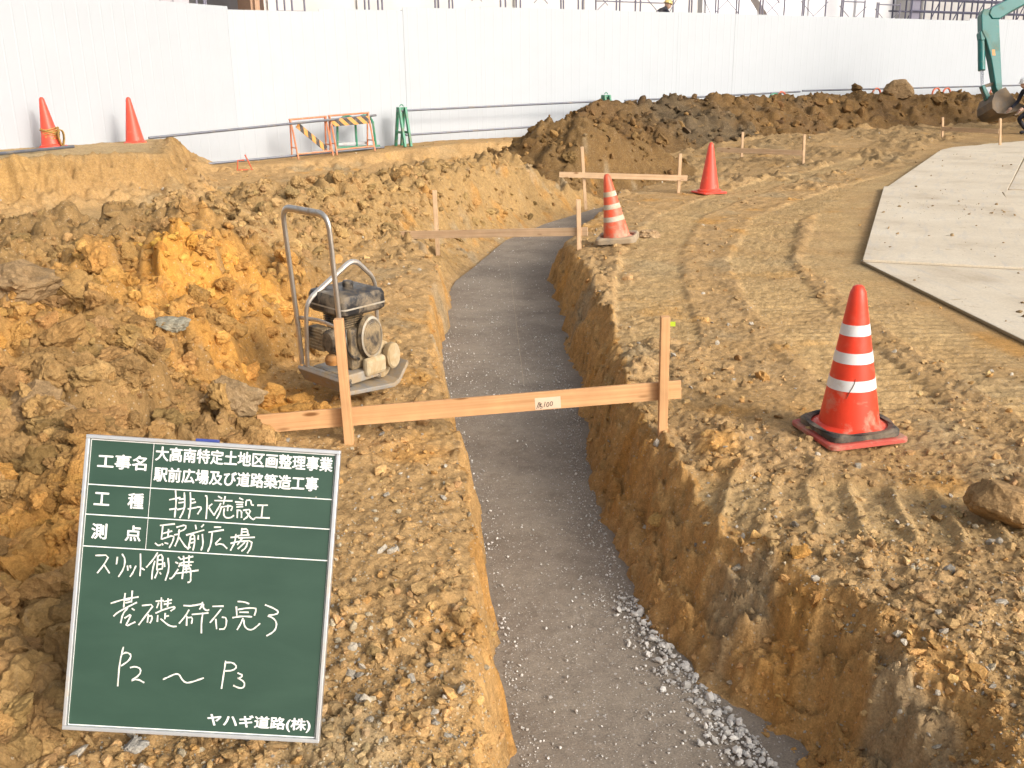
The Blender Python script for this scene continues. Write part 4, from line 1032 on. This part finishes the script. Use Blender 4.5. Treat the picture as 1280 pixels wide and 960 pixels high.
M_BOARD = board_mat(); M_WHITE = paint("white_print", (.82, .82, .80), .5); M_CHALK = paint("chalk", (.80, .78, .72), .95, 0, (.55, .56, .48), .35, 90)
M_ALU = paint("aluminium", (.62, .63, .64), .35, .6, (.55, .45, .32), .2, 10)
M_BLUE = paint("blue_plastic", (.04, .06, .25), .5)
board = bpy.data.objects.new("blackboard", None); COL.objects.link(board); board.matrix_world = Mx
tag(board, "green construction blackboard with white printed table and chalk writing, propped at left", "blackboard")
W2, H2 = .300, .3467
MB().box((0, .004, 0), (W2*2-.012, .008, H2*2-.012)).build("writing_surface", M_BOARD, board)
m = MB()
m.box((0, .003, H2-.0045), (2*W2, .022, .009)).box((0, .003, -H2+.0045), (2*W2, .022, .009)).box((-W2+.0045, .003, 0), (.009, .022, 2*H2-.0182)).box((W2-.0045, .003, 0), (.009, .022, 2*H2-.0182))
m.build("frame", M_ALU, board, bevel=.0015)
m = MB()
def rule(x0, z0, x1, z1, w=.0024): m.bar((x0, -.0006, z0), (x1, -.0006, z1), w, .0008, up=(0, -1, 0)) if abs(x1-x0) > abs(z1-z0) else m.bar((x0, -.0007, z0), (x1, -.0007, z1), .0008, w, up=(0, 1, 0))
iw, ih = .2885, .3355
for q in ((-iw, ih, iw, ih), (-iw, -ih, iw, -ih), (-iw, -ih, -iw, ih), (iw, -ih, iw, ih), (-iw, .229, iw, .229), (-iw, .158, iw, .158), (-iw, .083, iw, .083), (-.142, .083, -.142, ih)): rule(*q)
m.build("printed_rules", M_WHITE, board)
def text(s, x0, x1, zc, hgt, parent, name="printed_text", bold=.024, yy=-.0012, gap=None):
    cu = bpy.data.curves.new(name, 'FONT'); cu.body = s; cu.size = 1.0; cu.offset = .004; cu.resolution_u = 4
    t = bpy.data.objects.new(name, cu); COL.objects.link(t); dg = bpy.context.evaluated_depsgraph_get(); dg.update()
    me = bpy.data.meshes.new_from_object(t.evaluated_get(dg)); bpy.data.objects.remove(t)
    co = np.empty(len(me.vertices)*3, np.float32); me.vertices.foreach_get("co", co); co = co.reshape(-1, 3)
    mn, mx = co.min(0), co.max(0); sx = (x1-x0)/(mx[0]-mn[0]); sz = hgt/(mx[1]-mn[1])
    out = np.stack([(co[:, 0]-mn[0])*sx + x0, np.full(len(co), yy), (co[:, 1]-(mn[1]+mx[1])/2)*sz + zc], 1).astype(np.float32)
    me.vertices.foreach_set("co", out.ravel()); me.update()
    bm = bmesh.new()
    for q, (ax, az) in enumerate(((0, 0), (1, 0), (-1, 0), (0, 1), (0, -1))):      # heavy printed face
        n0 = len(bm.verts); bm.from_mesh(me); bm.verts.ensure_lookup_table()
        for v in bm.verts[n0:]: v.co.x += ax*bold*hgt; v.co.z += az*bold*hgt*.8; v.co.y -= q*.00004
    bm.to_mesh(me); bm.free(); me.materials.clear(); me.materials.append(M_WHITE); me.update()
    o = bpy.data.objects.new(name, me); COL.objects.link(o); o.parent = parent; return o
text("大高南特定土地区画整理事業", -.136, .283, .3120, .034, board)
text("駅前広場及び道路築造工事", -.136, .252, .2630, .034, board)
text("工事名", -.270, -.156, .2860, .034, board)
text("工", -.271, -.236, .1960, .030, board)
text("種", -.192, -.156, .1960, .036, board)
text("測", -.271, -.236, .1195, .036, board)
text("点", -.192, -.156, .1195, .036, board)
text("ヤハギ道路(株)", .034, .276, -.3085, .033, board)
CH = [[[(-96,204),(-70,211)],[(-83,227),(-79,201),(-80,163)],[(-94,181),(-76,185)],[(-62,224),(-58,194),(-61,177),(-68,162)],[(-74,198),(-59,201)],[(-75,182),(-58,187)],[(-73,206),(-61,209)],[(-48,225),(-44,193),(-47,162)],[(-46,209),(-36,209)],[(-46,198),(-33,203)],[(-51,185),(-30,190)],[(-13,219),(-8,219),(-6,193),(-6,164)],[(-30,191),(-17,192),(-27,174)],[(6,201),(-2,194)],[(-2,192),(13,173)],[(18,220),(28,215)],[(10,209),(53,211)],[(35,221),(32,201)],[(26,204),(22,194),(12,175)],[(28,197),(25,180),(18,166)],[(29,195),(55,200),(51,187)],[(43,201),(43,186)],[(35,192),(34,178),(39,170),(51,170),(59,177)],[(68,219),(78,215)],[(59,209),(79,209)],[(62,203),(78,204)],[(63,197),(79,199)],[(66,191),(67,171)],[(66,189),(76,190),(77,172)],[(85,213),(85,201)],[(85,214),(96,216),(98,204),(104,204)],[(79,190),(98,194),(92,176),(82,168)],[(86,188),(104,168),(109,174)],[(112,204),(137,206)],[(125,204),(124,176)],[(110,175),(144,176)]],[[(-113,142),(-78,148)],[(-106,142),(-107,109)],[(-92,135),(-92,117)],[(-106,123),(-83,131)],[(-106,110),(-78,122),(-79,108),(-87,90)],[(-121,100),(-113,94),(-107,97)],[(-105,100),(-102,96)],[(-99,102),(-90,100)],[(-74,140),(-52,148),(-52,137),(-69,129)],[(-67,136),(-67,115),(-74,95)],[(-78,122),(-68,124)],[(-66,117),(-45,90),(-37,96)],[(-30,149),(-27,138)],[(-10,151),(-16,144)],[(-50,123),(-8,138)],[(-39,122),(-40,107),(-43,89)],[(-39,122),(-31,127),(-28,107),(-31,88)],[(-38,114),(-30,116)],[(-38,105),(-29,108)],[(-21,125),(-21,114)],[(-12,128),(-8,104),(-12,89)],[(14,146),(31,147)],[(2,133),(38,141)],[(11,133),(10,105),(4,87)],[(32,121),(17,103),(36,109),(49,97)],[(67,133),(66,113),(57,93)],[(55,124),(74,127)],[(56,110),(75,116)],[(80,148),(80,130)],[(80,145),(93,147),(95,134)],[(81,139),(94,140)],[(70,129),(99,133)],[(73,124),(112,128)],[(83,125),(72,107)],[(79,116),(106,120),(105,103),(97,89)],[(90,115),(74,98)],[(96,116),(93,102),(83,93)]],[[(-258,62),(-225,65),(-236,41),(-250,21)],[(-236,42),(-221,22)],[(-206,62),(-207,44)],[(-196,70),(-187,57),(-189,35),(-200,15)],[(-181,43),(-179,31)],[(-175,44),(-173,37)],[(-161,44),(-167,27),(-173,17)],[(-153,73),(-150,42),(-150,20)],[(-148,39),(-140,35)],[(-113,78),(-122,61),(-137,41)],[(-118,58),(-122,37),(-122,14)],[(-112,70),(-112,36)],[(-112,70),(-101,75),(-99,43)],[(-111,60),(-100,62)],[(-110,50),(-99,52)],[(-112,37),(-98,41)],[(-109,35),(-115,17)],[(-105,32),(-101,27)],[(-96,56),(-94,45)],[(-88,67),(-83,41),(-90,13)],[(-64,71),(-57,64)],[(-70,58),(-63,55)],[(-81,18),(-74,20),(-62,42)],[(-52,74),(-49,52)],[(-39,76),(-38,53)],[(-58,65),(-29,74)],[(-61,47),(-58,58),(-27,61)],[(-58,51),(-31,53)],[(-50,49),(-51,19)],[(-50,48),(-34,50),(-31,27),(-31,13),(-38,12)],[(-44,52),(-42,33)],[(-67,31),(-14,42)],[(-50,42),(-33,45)]],[[(-213,-48),(-181,-36),(-149,-29)],[(-181,-22),(-182,-39),(-182,-56)],[(-165,-15),(-165,-43)],[(-180,-39),(-169,-36)],[(-179,-45),(-166,-41)],[(-152,-42),(-176,-56),(-196,-69),(-204,-78)],[(-172,-56),(-183,-71),(-186,-93)],[(-163,-57),(-156,-61)],[(-178,-81),(-162,-69),(-168,-85),(-175,-101),(-152,-88)],[(-140,-49),(-111,-44),(-126,-67),(-144,-95)],[(-123,-68),(-124,-88)],[(-122,-73),(-114,-71),(-114,-81),(-118,-89)],[(-96,-27),(-94,-56)],[(-109,-37),(-90,-34)],[(-101,-39),(-105,-53)],[(-80,-28),(-80,-48)],[(-90,-37),(-71,-31)],[(-89,-43),(-71,-39)],[(-107,-65),(-88,-55),(-66,-47),(-61,-49),(-72,-58)],[(-101,-69),(-101,-85)],[(-84,-63),(-84,-78)],[(-83,-71),(-75,-69)],[(-94,-77),(-77,-90),(-66,-94),(-55,-93)],[(-43,-43),(-22,-43),(-6,-38)],[(-29,-52),(-36,-67),(-50,-86)],[(-33,-67),(-32,-90)],[(-31,-71),(-19,-69),(-21,-85)]],[[(-23,-42),(5,-36),(3,-44),(7,-49),(13,-52),(18,-49)],[(1,-32),(0,-42),(-5,-50)],[(-22,-63),(17,-57)],[(4,-57),(2,-79),(4,-106)],[(25,-41),(51,-39)],[(46,-46),(36,-61),(22,-80)],[(35,-70),(39,-94)],[(49,-65),(61,-66),(60,-92),(45,-94)],[(83,-26),(99,-26),(111,-30)],[(81,-38),(84,-60)],[(85,-45),(107,-40),(127,-39),(128,-45),(125,-57)],[(89,-51),(111,-50)],[(74,-65),(95,-60),(120,-60)],[(99,-64),(94,-79),(87,-93)],[(101,-68),(103,-82),(111,-90),(122,-91),(132,-83),(140,-74)],[(148,-30),(167,-36),(182,-44),(177,-51),(153,-55),(169,-59),(179,-70),(178,-85),(170,-95),(157,-103)]],[[(-175,-148),(-181,-185),(-181,-241)],[(-177,-165),(-166,-160),(-155,-166),(-159,-179),(-177,-193)],[(-156,-196),(-144,-192),(-130,-197),(-132,-212),(-154,-227),(-137,-221),(-120,-229)],[(-77,-219),(-64,-212),(-49,-204),(-40,-205),(-34,-215),(-24,-224),(-11,-222),(18,-210)],[(66,-167),(64,-195),(61,-233)],[(66,-171),(83,-170),(94,-180),(84,-189),(66,-191)],[(96,-194),(110,-199),(99,-208),(96,-205),(114,-214),(114,-226),(105,-230),(88,-224)]]]
for grp in (CH[0], CH[1], CH[2], CH[3]+CH[4], CH[5][:4], CH[5][4:5], CH[5][5:]): strokes_mesh("chalk_writing", [[(a/1000, b/1000) for a, b in st] for st in grp], .0035, M_CHALK, board, 0.0, .0012)
# rear prop and grip
MB().bar((0, .02, -.30), (0, .02, .34), .03, .018, up=(1, 0, 0)).build("rear_batten", M_ALU, board)
pw = Mx.inverted() @ Vector((-.70, 2.62, .02)); MB().tube([(0, .03, .22), pw], .011, 8).build("prop", M_ALU, board)
MB().box((-.02, .012, H2+.003), (.055, .014, .007)).build("grip", M_BLUE, board, bevel=.002)

# ------------------------------------------------------------------ plate compactor
M_STEEL = paint("worn_steel_tube", (.62, .58, .53), .34, .8, (.34, .25, .16), .3, 16)
M_BLK = paint("black_plastic", (.022, .021, .022), .35, 0, (.26, .20, .13), .38, 13)
M_ENG = paint("dusty_engine", (.075, .062, .05), .6, .3, (.34, .25, .14), .6, 22)
M_CAST = paint("dusty_cast_cover", (.44, .40, .33), .6, .2, (.36, .27, .16), .5, 16)
M_PLT = paint("dusty_base_plate", (.34, .33, .31), .5, .4, (.42, .32, .20), .55, 12)
M_CREAM = paint("mud_splashed_cream", (.50, .42, .28), .65, 0, (.38, .27, .14), .55, 14)
M_RST = paint("rust_orange", (.42, .19, .05), .8, 0, (.36, .25, .14), .4, 18)
pb = at_d(438, 459, 5.05); gzc = ground_z(pb.x, pb.y)
comp = empty("plate_compactor", (pb.x, pb.y, max(gzc, .03)+.055), "mud splashed plate compactor with tall steel handle, standing behind the nearest batter board", "plate compactor", None, (rad(2), rad(-1), rad(48)))
comp.scale = (.67, .90, 1.06)
# local: +x forward, +y left
out = [(-.30, .10), (-.24, .03), (.20, .0), (.26, .015), (.36, .10), (.35, .118), (.25, .036), (.20, .022), (-.23, .05), (-.285, .115)]
MB().prism(out, -.21, .21).build("base_plate", M_PLT, comp, bevel=.004)
MB().box((-.03, 0, .085), (.36, .30, .05)).box((-.26, 0, .10), (.04, .36, .035)).build("engine_bed", M_PLT, comp, bevel=.006)
for x in (-.17, .12):
    for y in (-.13, .13): MB().lathe([(.022, .0), (.028, .01), (.022, .02), (.028, .03), (.022, .04)], 12, Matrix.Translation((x, y, .05))).build("rubber_mount", M_RUB, comp, True)
MB().lathe([(.085, -.10), (.095, -.095), (.095, .095), (.085, .10)], 24, Matrix.Translation((.20, -.02, .13)) @ Matrix.Rotation(rad(90), 4, 'X')).build("exciter_housing", M_CREAM, comp, True)
o = MB().lathe([(.02, -.02), (.058, -.018), (.066, .0), (.066, .03), (.055, .04), (.02, .042)], 24, Matrix.Translation((.235, -.155, .155)) @ Matrix.Rotation(rad(90), 4, 'X')).build("belt_cover", M_CREAM, comp, True)
MB().box((.07, -.155, .125), (.20, .05, .09)).build("belt_guard", M_CREAM, comp, bevel=.02)
MB().box((.02, 0, .215), (.24, .22, .21)).build("engine_block", M_ENG, comp, bevel=.02)
m = MB()
for i in range(7): m.box((-.02, .02, .325+.011*i), (.20, .18, .005))
m.build("cooling_fins", M_ENG, comp)
rc = MB(); T = Matrix.Translation((.06, -.115, .27)) @ Matrix.Rotation(rad(90), 4, 'X')
rc.lathe([(.02, 0), (.105, 0), (.11, .012), (.098, .04), (.06, .055), (.02, .058)], 28, T); rc.build("recoil_starter", M_ENG, comp, True)
m = MB()
for i in range(3): m.lathe([(.055+.016*i, .052-.006*i), (.061+.016*i, .055-.006*i), (.061+.016*i, .050-.006*i)], 28, T, caps=False)
m.lathe([(.092, .036), (.104, .04), (.092, .046)], 28, T, caps=False); m.build("starter_grille", M_CAST, comp, True)
MB().lathe([(.05, 0), (.058, .01), (.058, .08), (.045, .095)], 20, Matrix.Translation((-.16, -.05, .27)) @ Matrix.Rotation(rad(-90), 4, 'Y')).build("air_cleaner", M_BLK, comp, True)
m = MB()
for i in range(6): m.box((-.245, .07, .225+.016*i), (.012, .13, .008))
m.box((-.20, .07, .265), (.09, .13, .11)); m.build("muffler", M_ENG, comp, bevel=.004)
MB().lathe([(.0, 0), (.04, .005), (.045, .03), (.03, .05), (0, .055)], 14, Matrix.Translation((-.21, -.03, .145))).build("carburettor", M_RST, comp, True)
MB().tube(rounded([(-.13, -.10, .32), (-.17, -.13, .28), (-.14, -.13, .20), (-.05, -.13, .17)], .03), .008, 6).build("hose", M_BLK, comp, True)
tk = MB(); sq = rsquare(1, .22, 5); ks = len(sq)
rings = [(.90, .395), (.99, .408), (1.0, .43), (.99, .476), (.93, .494), (.6, .503)]
tk.add([(x*.215*s_ + .0, y*.165*s_, z) for s_, z in rings for x, y in sq], [(l*ks+i, l*ks+(i+1) % ks, (l+1)*ks+(i+1) % ks, (l+1)*ks+i) for l in range(5) for i in range(ks)] + [tuple(range(5*ks, 6*ks)), tuple(range(ks-1, -1, -1))])
o = tk.build("fuel_tank", M_BLK, comp, True)
m = MB(); m.add([(x*.215*1.012, y*.165*1.012, z) for z in (.430, .438) for x, y in sq], [(i, (i+1) % ks, ks+(i+1) % ks, ks+i) for i in range(ks)]); o2 = m.build("tank_seam", M_CAST, o, True)
MB().lathe([(.036, 0), (.038, .022), (.03, .03), (0, .032)], 18, Matrix.Translation((.03, .01, .50))).build("tank_cap", M_BLK, o, True)
# roll cage over the engine
for y in (.04,):
    MB().tube(rounded([(-.27, y+.1, .12), (-.29, y+.05, .45), (.13, y, .625), (.34, y, .50), (.33, y, .12)], .07), .014, 8).build("guard_bar", M_STEEL, comp, True)
MB().tube(rounded([(-.275, -.185, .36), (-.26, 0, .37), (-.275, .17, .36)], .05), .010, 8).build("guard_crossbar", M_STEEL, comp, True)
HT = .895
MB().tube(rounded([(-.27, -.19, .12), (-.275, -.195, .3), (-.335, -.20, HT), (-.335, .20, HT), (-.275, .195, .3), (-.27, .19, .12)], .075, 7), .0165, 10).build("handle", M_STEEL, comp, True)
MB().tube([(-.30, -.197, .55), (-.30, .197, .55)], .010, 8).build("handle_stay", M_STEEL, comp, True) if False else None

# ------------------------------------------------------------------ people
def person_mesh(name, J, E_, root_i, mat_skin, parent, sub=2):
    """J: list of (co, radius); E_: edges -> one continuous skinned body"""
    me = bpy.data.meshes.new(name); me.from_pydata([j[0] for j in J], E_, []); o = bpy.data.objects.new(name, me); COL.objects.link(o)
    s = o.modifiers.new("skin", 'SKIN'); s.use_smooth_shade = True
    for i, j in enumerate(J):
        r = j[1]; me.skin_vertices[0].data[i].radius = (r, r) if not isinstance(r, tuple) else r
    me.skin_vertices[0].data[root_i].use_root = True
    ss = o.modifiers.new("sub", 'SUBSURF'); ss.levels = sub; ss.render_levels = sub
    me.materials.append(mat_skin); o.parent = parent; return o
M_DARK = paint("dark_workwear", (.018, .020, .035), .85, 0, (.05, .045, .045), .4, 8); M_SKIN = paint("skin", (.46, .28, .20), .6)
M_HELW = paint("white_helmet", (.80, .80, .80), .3); M_HELY = paint("yellow_helmet", (.66, .52, .20), .35); M_REDV = paint("red_sash", (.55, .03, .05), .7)
def person(loc, yaw, lean, label, helmet, crouch=.0, sash=False):
    """built facing +x; lean = forward bend of the trunk"""
    root = empty("person", loc, label, "person", None, (0, 0, yaw))
    hz = .86-crouch*.35; hip = Vector((-.08*crouch-.12*math.sin(lean), 0, hz)); sp = Vector((math.sin(lean), 0, math.cos(lean)))
    ch = hip + sp*.34; nk = hip + sp*.53; hd = nk + (sp*.5+Vector((.35, 0, .5))).normalized()*.13
    J = [(hip, .125), (hip+sp*.17, (.15, .115)), (ch, (.17, .12)), (nk, .058), (nk+(hd-nk)*.6, .055)]
    Ed = [(0, 1), (1, 2), (2, 3), (3, 4)]
    hands = []
    for s in (-1, 1):
        b = len(J); kf = .14+.18*crouch
        J += [(hip+Vector((0, .095*s, -.05)), .092), (hip.lerp(Vector((kf, .11*s, 0)), .5)*Vector((1, 1, 0)).length*0 + Vector((kf*1.1, .11*s, hz*.53)), .062), (Vector((0.0, .12*s, .09)), .045), (Vector((.03, .12*s, .05)), .045), (Vector((.17, .13*s, .04)), .036)]
        Ed += [(0, b), (b, b+1), (b+1, b+2), (b+2, b+3), (b+3, b+4)]
        c = len(J); sh = nk - sp*.06 + Vector((0, .18*s, 0)); el = sh + Vector((.06, .05*s, -.27)); wr = el + Vector((.19, -.03*s, -.14))
        J += [(sh, .062), (el, .045), (wr, .032)]; Ed += [(2, c), (c, c+1), (c+1, c+2)]; hands.append((wr, (wr-el).normalized(), s))
    J = [(tuple(a), r) for a, r in J]
    body = person_mesh("body", J, Ed, 0, M_DARK, root)
    # head with face, hands
    fd = Vector((1, 0, -.25 if lean > .3 else 0)).normalized(); upv = Vector((0, 1, 0)).cross(fd)*-1
    Mh = Matrix((fd, Vector((0, 1, 0)), upv)).transposed().to_4x4(); Mh.translation = hd
    m = MB(); bm = bmesh.new(); bmesh.ops.create_icosphere(bm, subdivisions=3, radius=1)
    vs = []
    for v in bm.verts:
        p = v.co.copy(); q = Vector((p.x*.098, p.y*.076, p.z*.118)); q.x += .012 if p.z < 0 and p.x > 0 else 0
        if p.x > .75 and abs(p.y) < .28 and -.35 < p.z < .15: q.x += .022*(1-abs(p.y)/.28)
        if p.x > .6 and abs(abs(p.y)-.38) < .18 and 0 < p.z < .3: q.x -= .008
        vs.append(q)
    m.add(vs, [tuple(v.index for v in f.verts) for f in bm.faces], Mh); bm.free()
    for s in (-1, 1): m.lathe([(.0, -.008), (.022, -.006), (.026, .004), (.0, .008)], 10, Mh @ Matrix.Translation((-.005, .076*s, 0)) @ Matrix.Rotation(rad(90), 4, 'X'))
    m.build("head", M_SKIN, root, True)
    prof = [(.135, .03), (.14, .038), (.118, .045), (.112, .085), (.092, .12), (.055, .142), (0.001, .15)]
    o = MB().lathe(prof, 24, Mh @ Matrix.Diagonal((1.05, .9, 1, 1))).add([], []).build("helmet", helmet, root, True)
    for wr, dr, s in hands:
        m = MB(); side = Vector((0, 1, 0)); pl = wr + dr*.05
        m.tube([wr, wr+dr*.03, wr+dr*.085], [.026, .038, .034], 8)
        for f, (o_, ln) in enumerate(((-.026, .062), (-.009, .072), (.009, .068), (.025, .054))):
            b0 = wr+dr*.085+side*o_; b1 = b0+dr*ln*.5+Vector((0, 0, -.008)); m.tube([b0, b1, b1+dr*ln*.35+Vector((0, 0, -.025))], [.0095, .009, .007], 6)
        t0 = wr+dr*.03-side*.03*s; m.tube([t0, t0+dr*.035-side*.022*s, t0+dr*.065-side*.018*s], [.012, .010, .008], 6)
        m.build("hand", M_SKIN, root, True)
    if sash: MB().tube([hip+sp*.05+Vector((.128, -.1, 0)), hip+sp*.30+Vector((.135, .0, 0)), hip+sp*.46+Vector((.10, .10, 0))], .022, 6).build("sash", M_REDV, root)
    return root
p = at_d(1286, 170, 23.2); person(Vector((p.x, p.y, ground_z(p.x, p.y))), rad(192), .72, "person in dark workwear and white helmet stooping beside the excavator bucket", M_HELW, .55)
p = yb(819, 2.75); person(Vector((p.x, p.y+.3, 2.49)), rad(20), .80, "person in dark workwear and pale helmet bending over on the scaffold beyond the hoarding", M_HELY, .35, True)

# ------------------------------------------------------------------ excavator
M_TEAL = paint("teal_paint", (.006, .14, .13), .4, 0, (.17, .20, .15), .28, 4); M_CYL = paint("chrome_rod", (.6, .6, .62), .2, .9); M_DKST = paint("bucket_steel", (.15, .125, .10), .6, .4, (.27, .20, .13), .5, 7)
M_GLASS = paint("cab_glass", (.03, .04, .05), .1); M_TRK = paint("track_rubber", (.03, .028, .026), .8, 0, (.28, .21, .13), .45, 6); M_LOGO = paint("orange_decal", (.60, .26, .07), .5); M_LIME = paint("pale_green_edge", (.42, .60, .36), .5)
EXD = 23.6
def ex(u, v): return at_d(u, v, EXD)
X0 = ex(1245, 100); exr = empty("excavator", (ex(1400, 150).x, ex(1400, 150).y, ground_z(ex(1400, 150).x, ex(1400, 150).y)), "teal excavator reaching in from the right, its bucket over the soil heap", "excavator")
ORG = exr.location
def E(u, v, dy=0): q = ex(u, v) - ORG; return Vector((q.x, q.y+dy, q.z))
def slab(name, pts, th, mat, parent=exr, bevel=.02):
    P = [E(*q) for q in pts]; n = RGT.cross(UPV).normalized(); k = len(P); m = MB()
    m.add([p - n*th/2 for p in P] + [p + n*th/2 for p in P], [tuple(range(k)), tuple(range(2*k-1, k-1, -1))] + [(i, (i+1) % k, (i+1) % k+k, i+k) for i in range(k)])
    return m.build(name, mat, parent, bevel=bevel)
arm = slab("arm", [(1224, 20), (1227, 13), (1237, 14), (1246, 26), (1250, 112), (1245.5, 118), (1242, 112), (1236, 75), (1230, 52), (1224.5, 40)], .24, M_TEAL)
slab("decal", [(1236.8, 64), (1240.5, 64), (1241.2, 71.5), (1237.6, 71.5)], .245, M_LOGO, arm, 0)
m = MB().tube([E(1250.4, 30), E(1252, 112)], .035, 6); m.build("pale_edge", M_LIME, arm) if False else None
slab("boom", [(1233, 20), (1236, 12), (1252, 4), (1300, -24), (1345, -30), (1392, 60), (1410, 110), (1396, 114), (1375, 66), (1338, -8), (1302, -5), (1262, 16), (1246, 26), (1237, 26)], .30, M_TEAL)
MB().tube([E(1233, 14), E(1256, 2)], .045, 10).build("arm_cylinder_rod", M_CYL, exr, True)
MB().tube([E(1256, 2), E(1285, -14)], .075, 10).build("arm_cylinder", M_TEAL, exr, True)
MB().tube([E(1226.5, 50), E(1227, 88)], .085, 12).build("bucket_cylinder", M_TEAL, exr, True)
MB().tube([E(1226.2, 88), E(1227, 109)], .022, 8).tube([E(1228.4, 88), E(1228.6, 109)], .022, 8).build("bucket_cylinder_rod", M_CYL, exr, True)
slab("cylinder_mount", [(1222.5, 42), (1226, 36), (1231, 40), (1229, 52), (1224, 52)], .2, M_TEAL)
MB().bar(E(1227, 109), E(1243, 104), .07, .07).bar(E(1227, 109), E(1232, 122), .09, .09).build("bucket_linkage", M_DKST, exr, bevel=.01)
slab("bucket_link_arm", [(1225, 108), (1229, 107), (1238, 124), (1232, 126)], .16, M_TEAL)
# bucket: curved shell with open mouth, side plates and teeth
pts = [(1234, 122), (1230.5, 132), (1231, 141), (1237, 147), (1248, 147.5), (1262, 144), (1276, 139)]
P = [E(*q) for q in pts]; n = RGT.cross(UPV).normalized(); m = MB(); hw = .36; k = len(P)
m.add([p - n*hw for p in P] + [p + n*hw for p in P], [(i, i+1, i+1+k, i+k) for i in range(k-1)])
o = m.build("bucket", M_DKST, exr, fix=False); s_ = o.modifiers.new("t", 'SOLIDIFY'); s_.thickness = .03
bucket = o
for sg in (-1, 1):
    P = [E(*q) + n*hw*sg for q in pts + [(1262, 134), (1252, 122), (1247, 115), (1240, 118)]]; m = MB(); k = len(P)
    m.add([p for p in P] + [p + n*.025*sg for p in P], [tuple(range(k)), tuple(range(2*k-1, k-1, -1))] + [(i, (i+1) % k, (i+1) % k+k, i+k) for i in range(k)]); m.build("side_plate", M_DKST, bucket)
for i in range(4):
    q = E(1275, 139.5) + n*(-.3+.2*i); MB().bar(q, q + (E(1281, 137)-E(1275, 139.5)), .07, .03).build("tooth", M_DKST, bucket)
# house and undercarriage (outside the frame)
def ebox(name, c, size, mat, b=.04): return MB().box(c, size).build(name, mat, exr, bevel=b)
for sy in (-.62, .62):
    out = []; 
    for cx, a0 in ((.95, -90), (-.95, 90)):
        for i in range(9): t = rad(a0 + 180*i/8); out.append((cx+.30*math.cos(t), .31+.30*math.sin(t)))
    MB().prism(out, sy-.2, sy+.2).build("track", M_TRK, exr, bevel=.02)
ebox("turntable", (0, 0, .72), (1.1, 1.0, .22), M_DKST); ebox("house", (.45, 0, 1.15), (1.7, 1.5, .75), M_TEAL, .08); ebox("counterweight", (1.25, 0, 1.15), (.45, 1.45, .7), M_TEAL, .15)
ebox("cab", (-.25, .35, 1.75), (.95, .8, 1.5), M_TEAL, .08); ebox("window", (-.25, -.06, 2.0), (.75, .03, .7), M_GLASS, .01); ebox("window", (-.735, .35, 1.9), (.03, .62, .95), M_GLASS, .01)

# ------------------------------------------------------------------ single big lumps one can point at
def big_lump(u, v, z, size, col, label, name="soil_clod", cat="clod", seed=1, sq=(1, 1, 1), cuts=7, rough=.28, mat=None, sink=.35, yaw=0, grp="big single lumps of soil"):
    p = at_z(u, v, z) if z < 5 else at_d(u, v, z); g = ground_z(p.x, p.y)
    vv, ff = ico(4); q = rock(vv, seed, cuts, rough, .9)
    q = q*np.array(sq)*size; c, s = math.cos(yaw), math.sin(yaw); q[:, :2] = q[:, :2] @ np.array([[c, s], [-s, c]])
    t = np.array(col)[None]*(1+.25*fbm(q[:, 0]/size+seed, q[:, 2]/size, .6, 3, seed+2))[:, None]
    o = mesh_np(name, q, tris=ff, mat=mat or M_CLOD, tint=t, smooth=False); o.location = (p.x, p.y, g+size*sq[2]*sink); return tag(o, label, cat, grp)
BR = (.31, .205, .105); ORG_ = (.50, .265, .075); TAN = (.40, .275, .155)
big_lump(1250, 645, .03, .150, (.33, .21, .10), "big round brown clod at the right frame edge in the foreground", seed=47, sq=(.92, .85, 1.0), cuts=9, rough=.16, sink=.5)
big_lump(1117, 130, 26.9, .50, (.30, .20, .105), "square block of brown clay standing on top of the long heap", seed=46, sq=(1.0, .8, .95), cuts=12, rough=.14, sink=.45)
big_lump(220, 445, .30, .085, (.31, .285, .215), "flat pale grey stone lying in the left heap", "stone", "stone", 43, (1.1, 1, .8), grp="stones in the left heap")
big_lump(292, 525, .12, .15, (.33, .23, .125), "big brown clod just above the blackboard's top edge", seed=44, sq=(.85, .9, 1.1))
for i, (u, v, s, lb) in enumerate(((338, 482, .085, "upright orange clod left of the compactor's base"), (357, 506, .10, "broad orange clod low between compactor and blackboard"), (379, 482, .065, "small yellow orange clod right beside the compactor's base"),
                                   (398, 500, .075, "orange clod just left of the nearest left stake"), (300, 345, .16, "largest orange clod at the top of the orange patch"))):
    big_lump(u, v, .1 if i < 4 else .4, s, ORG_, lb, seed=50+i, sq=(1, .9, .9))
for i, (u, v, z, s, lb) in enumerate(((48, 505, .2, .20, "overhanging brown clod at the left frame edge above a dark hollow"), (52, 588, .15, .15, "steep brown clod at left below the dark hollow"),
                                      (25, 440, .3, .14, "orange topped clod at the left frame edge"), (8, 640, .15, .10, "bright orange clod cut by the left frame edge"))):
    big_lump(u, v, z, s, ORG_ if i >= 2 else BR, lb, seed=60+i, sq=(1.1, .9, .85))
for i, (u, v, s, c, lb) in enumerate(((1003, 672, .035, ORG_, "orange clod at the trench lip among pale stones"), (925, 655, .027, (.44, .38, .29), "pale pebble on the trench lip"), (1000, 700, .0, TAN, ""),
                                      (826, 575, .055, (.45, .28, .10), "yellow brown clod at the foot of the nearest right stake"), (165, 921, .028, (.46, .43, .38), "pale round pebble under the blackboard's lower edge"), (812, 290, .13, TAN, "tan clod right of the leaning cone"))):
    if s: big_lump(u, v, .05, s, c, lb, "soil_clod" if c is ORG_ or i in (3, 5) else "stone", "clod" if c is ORG_ or i in (3, 5) else "stone", 70+i, (1.1, .9, .8), grp="small single lumps")
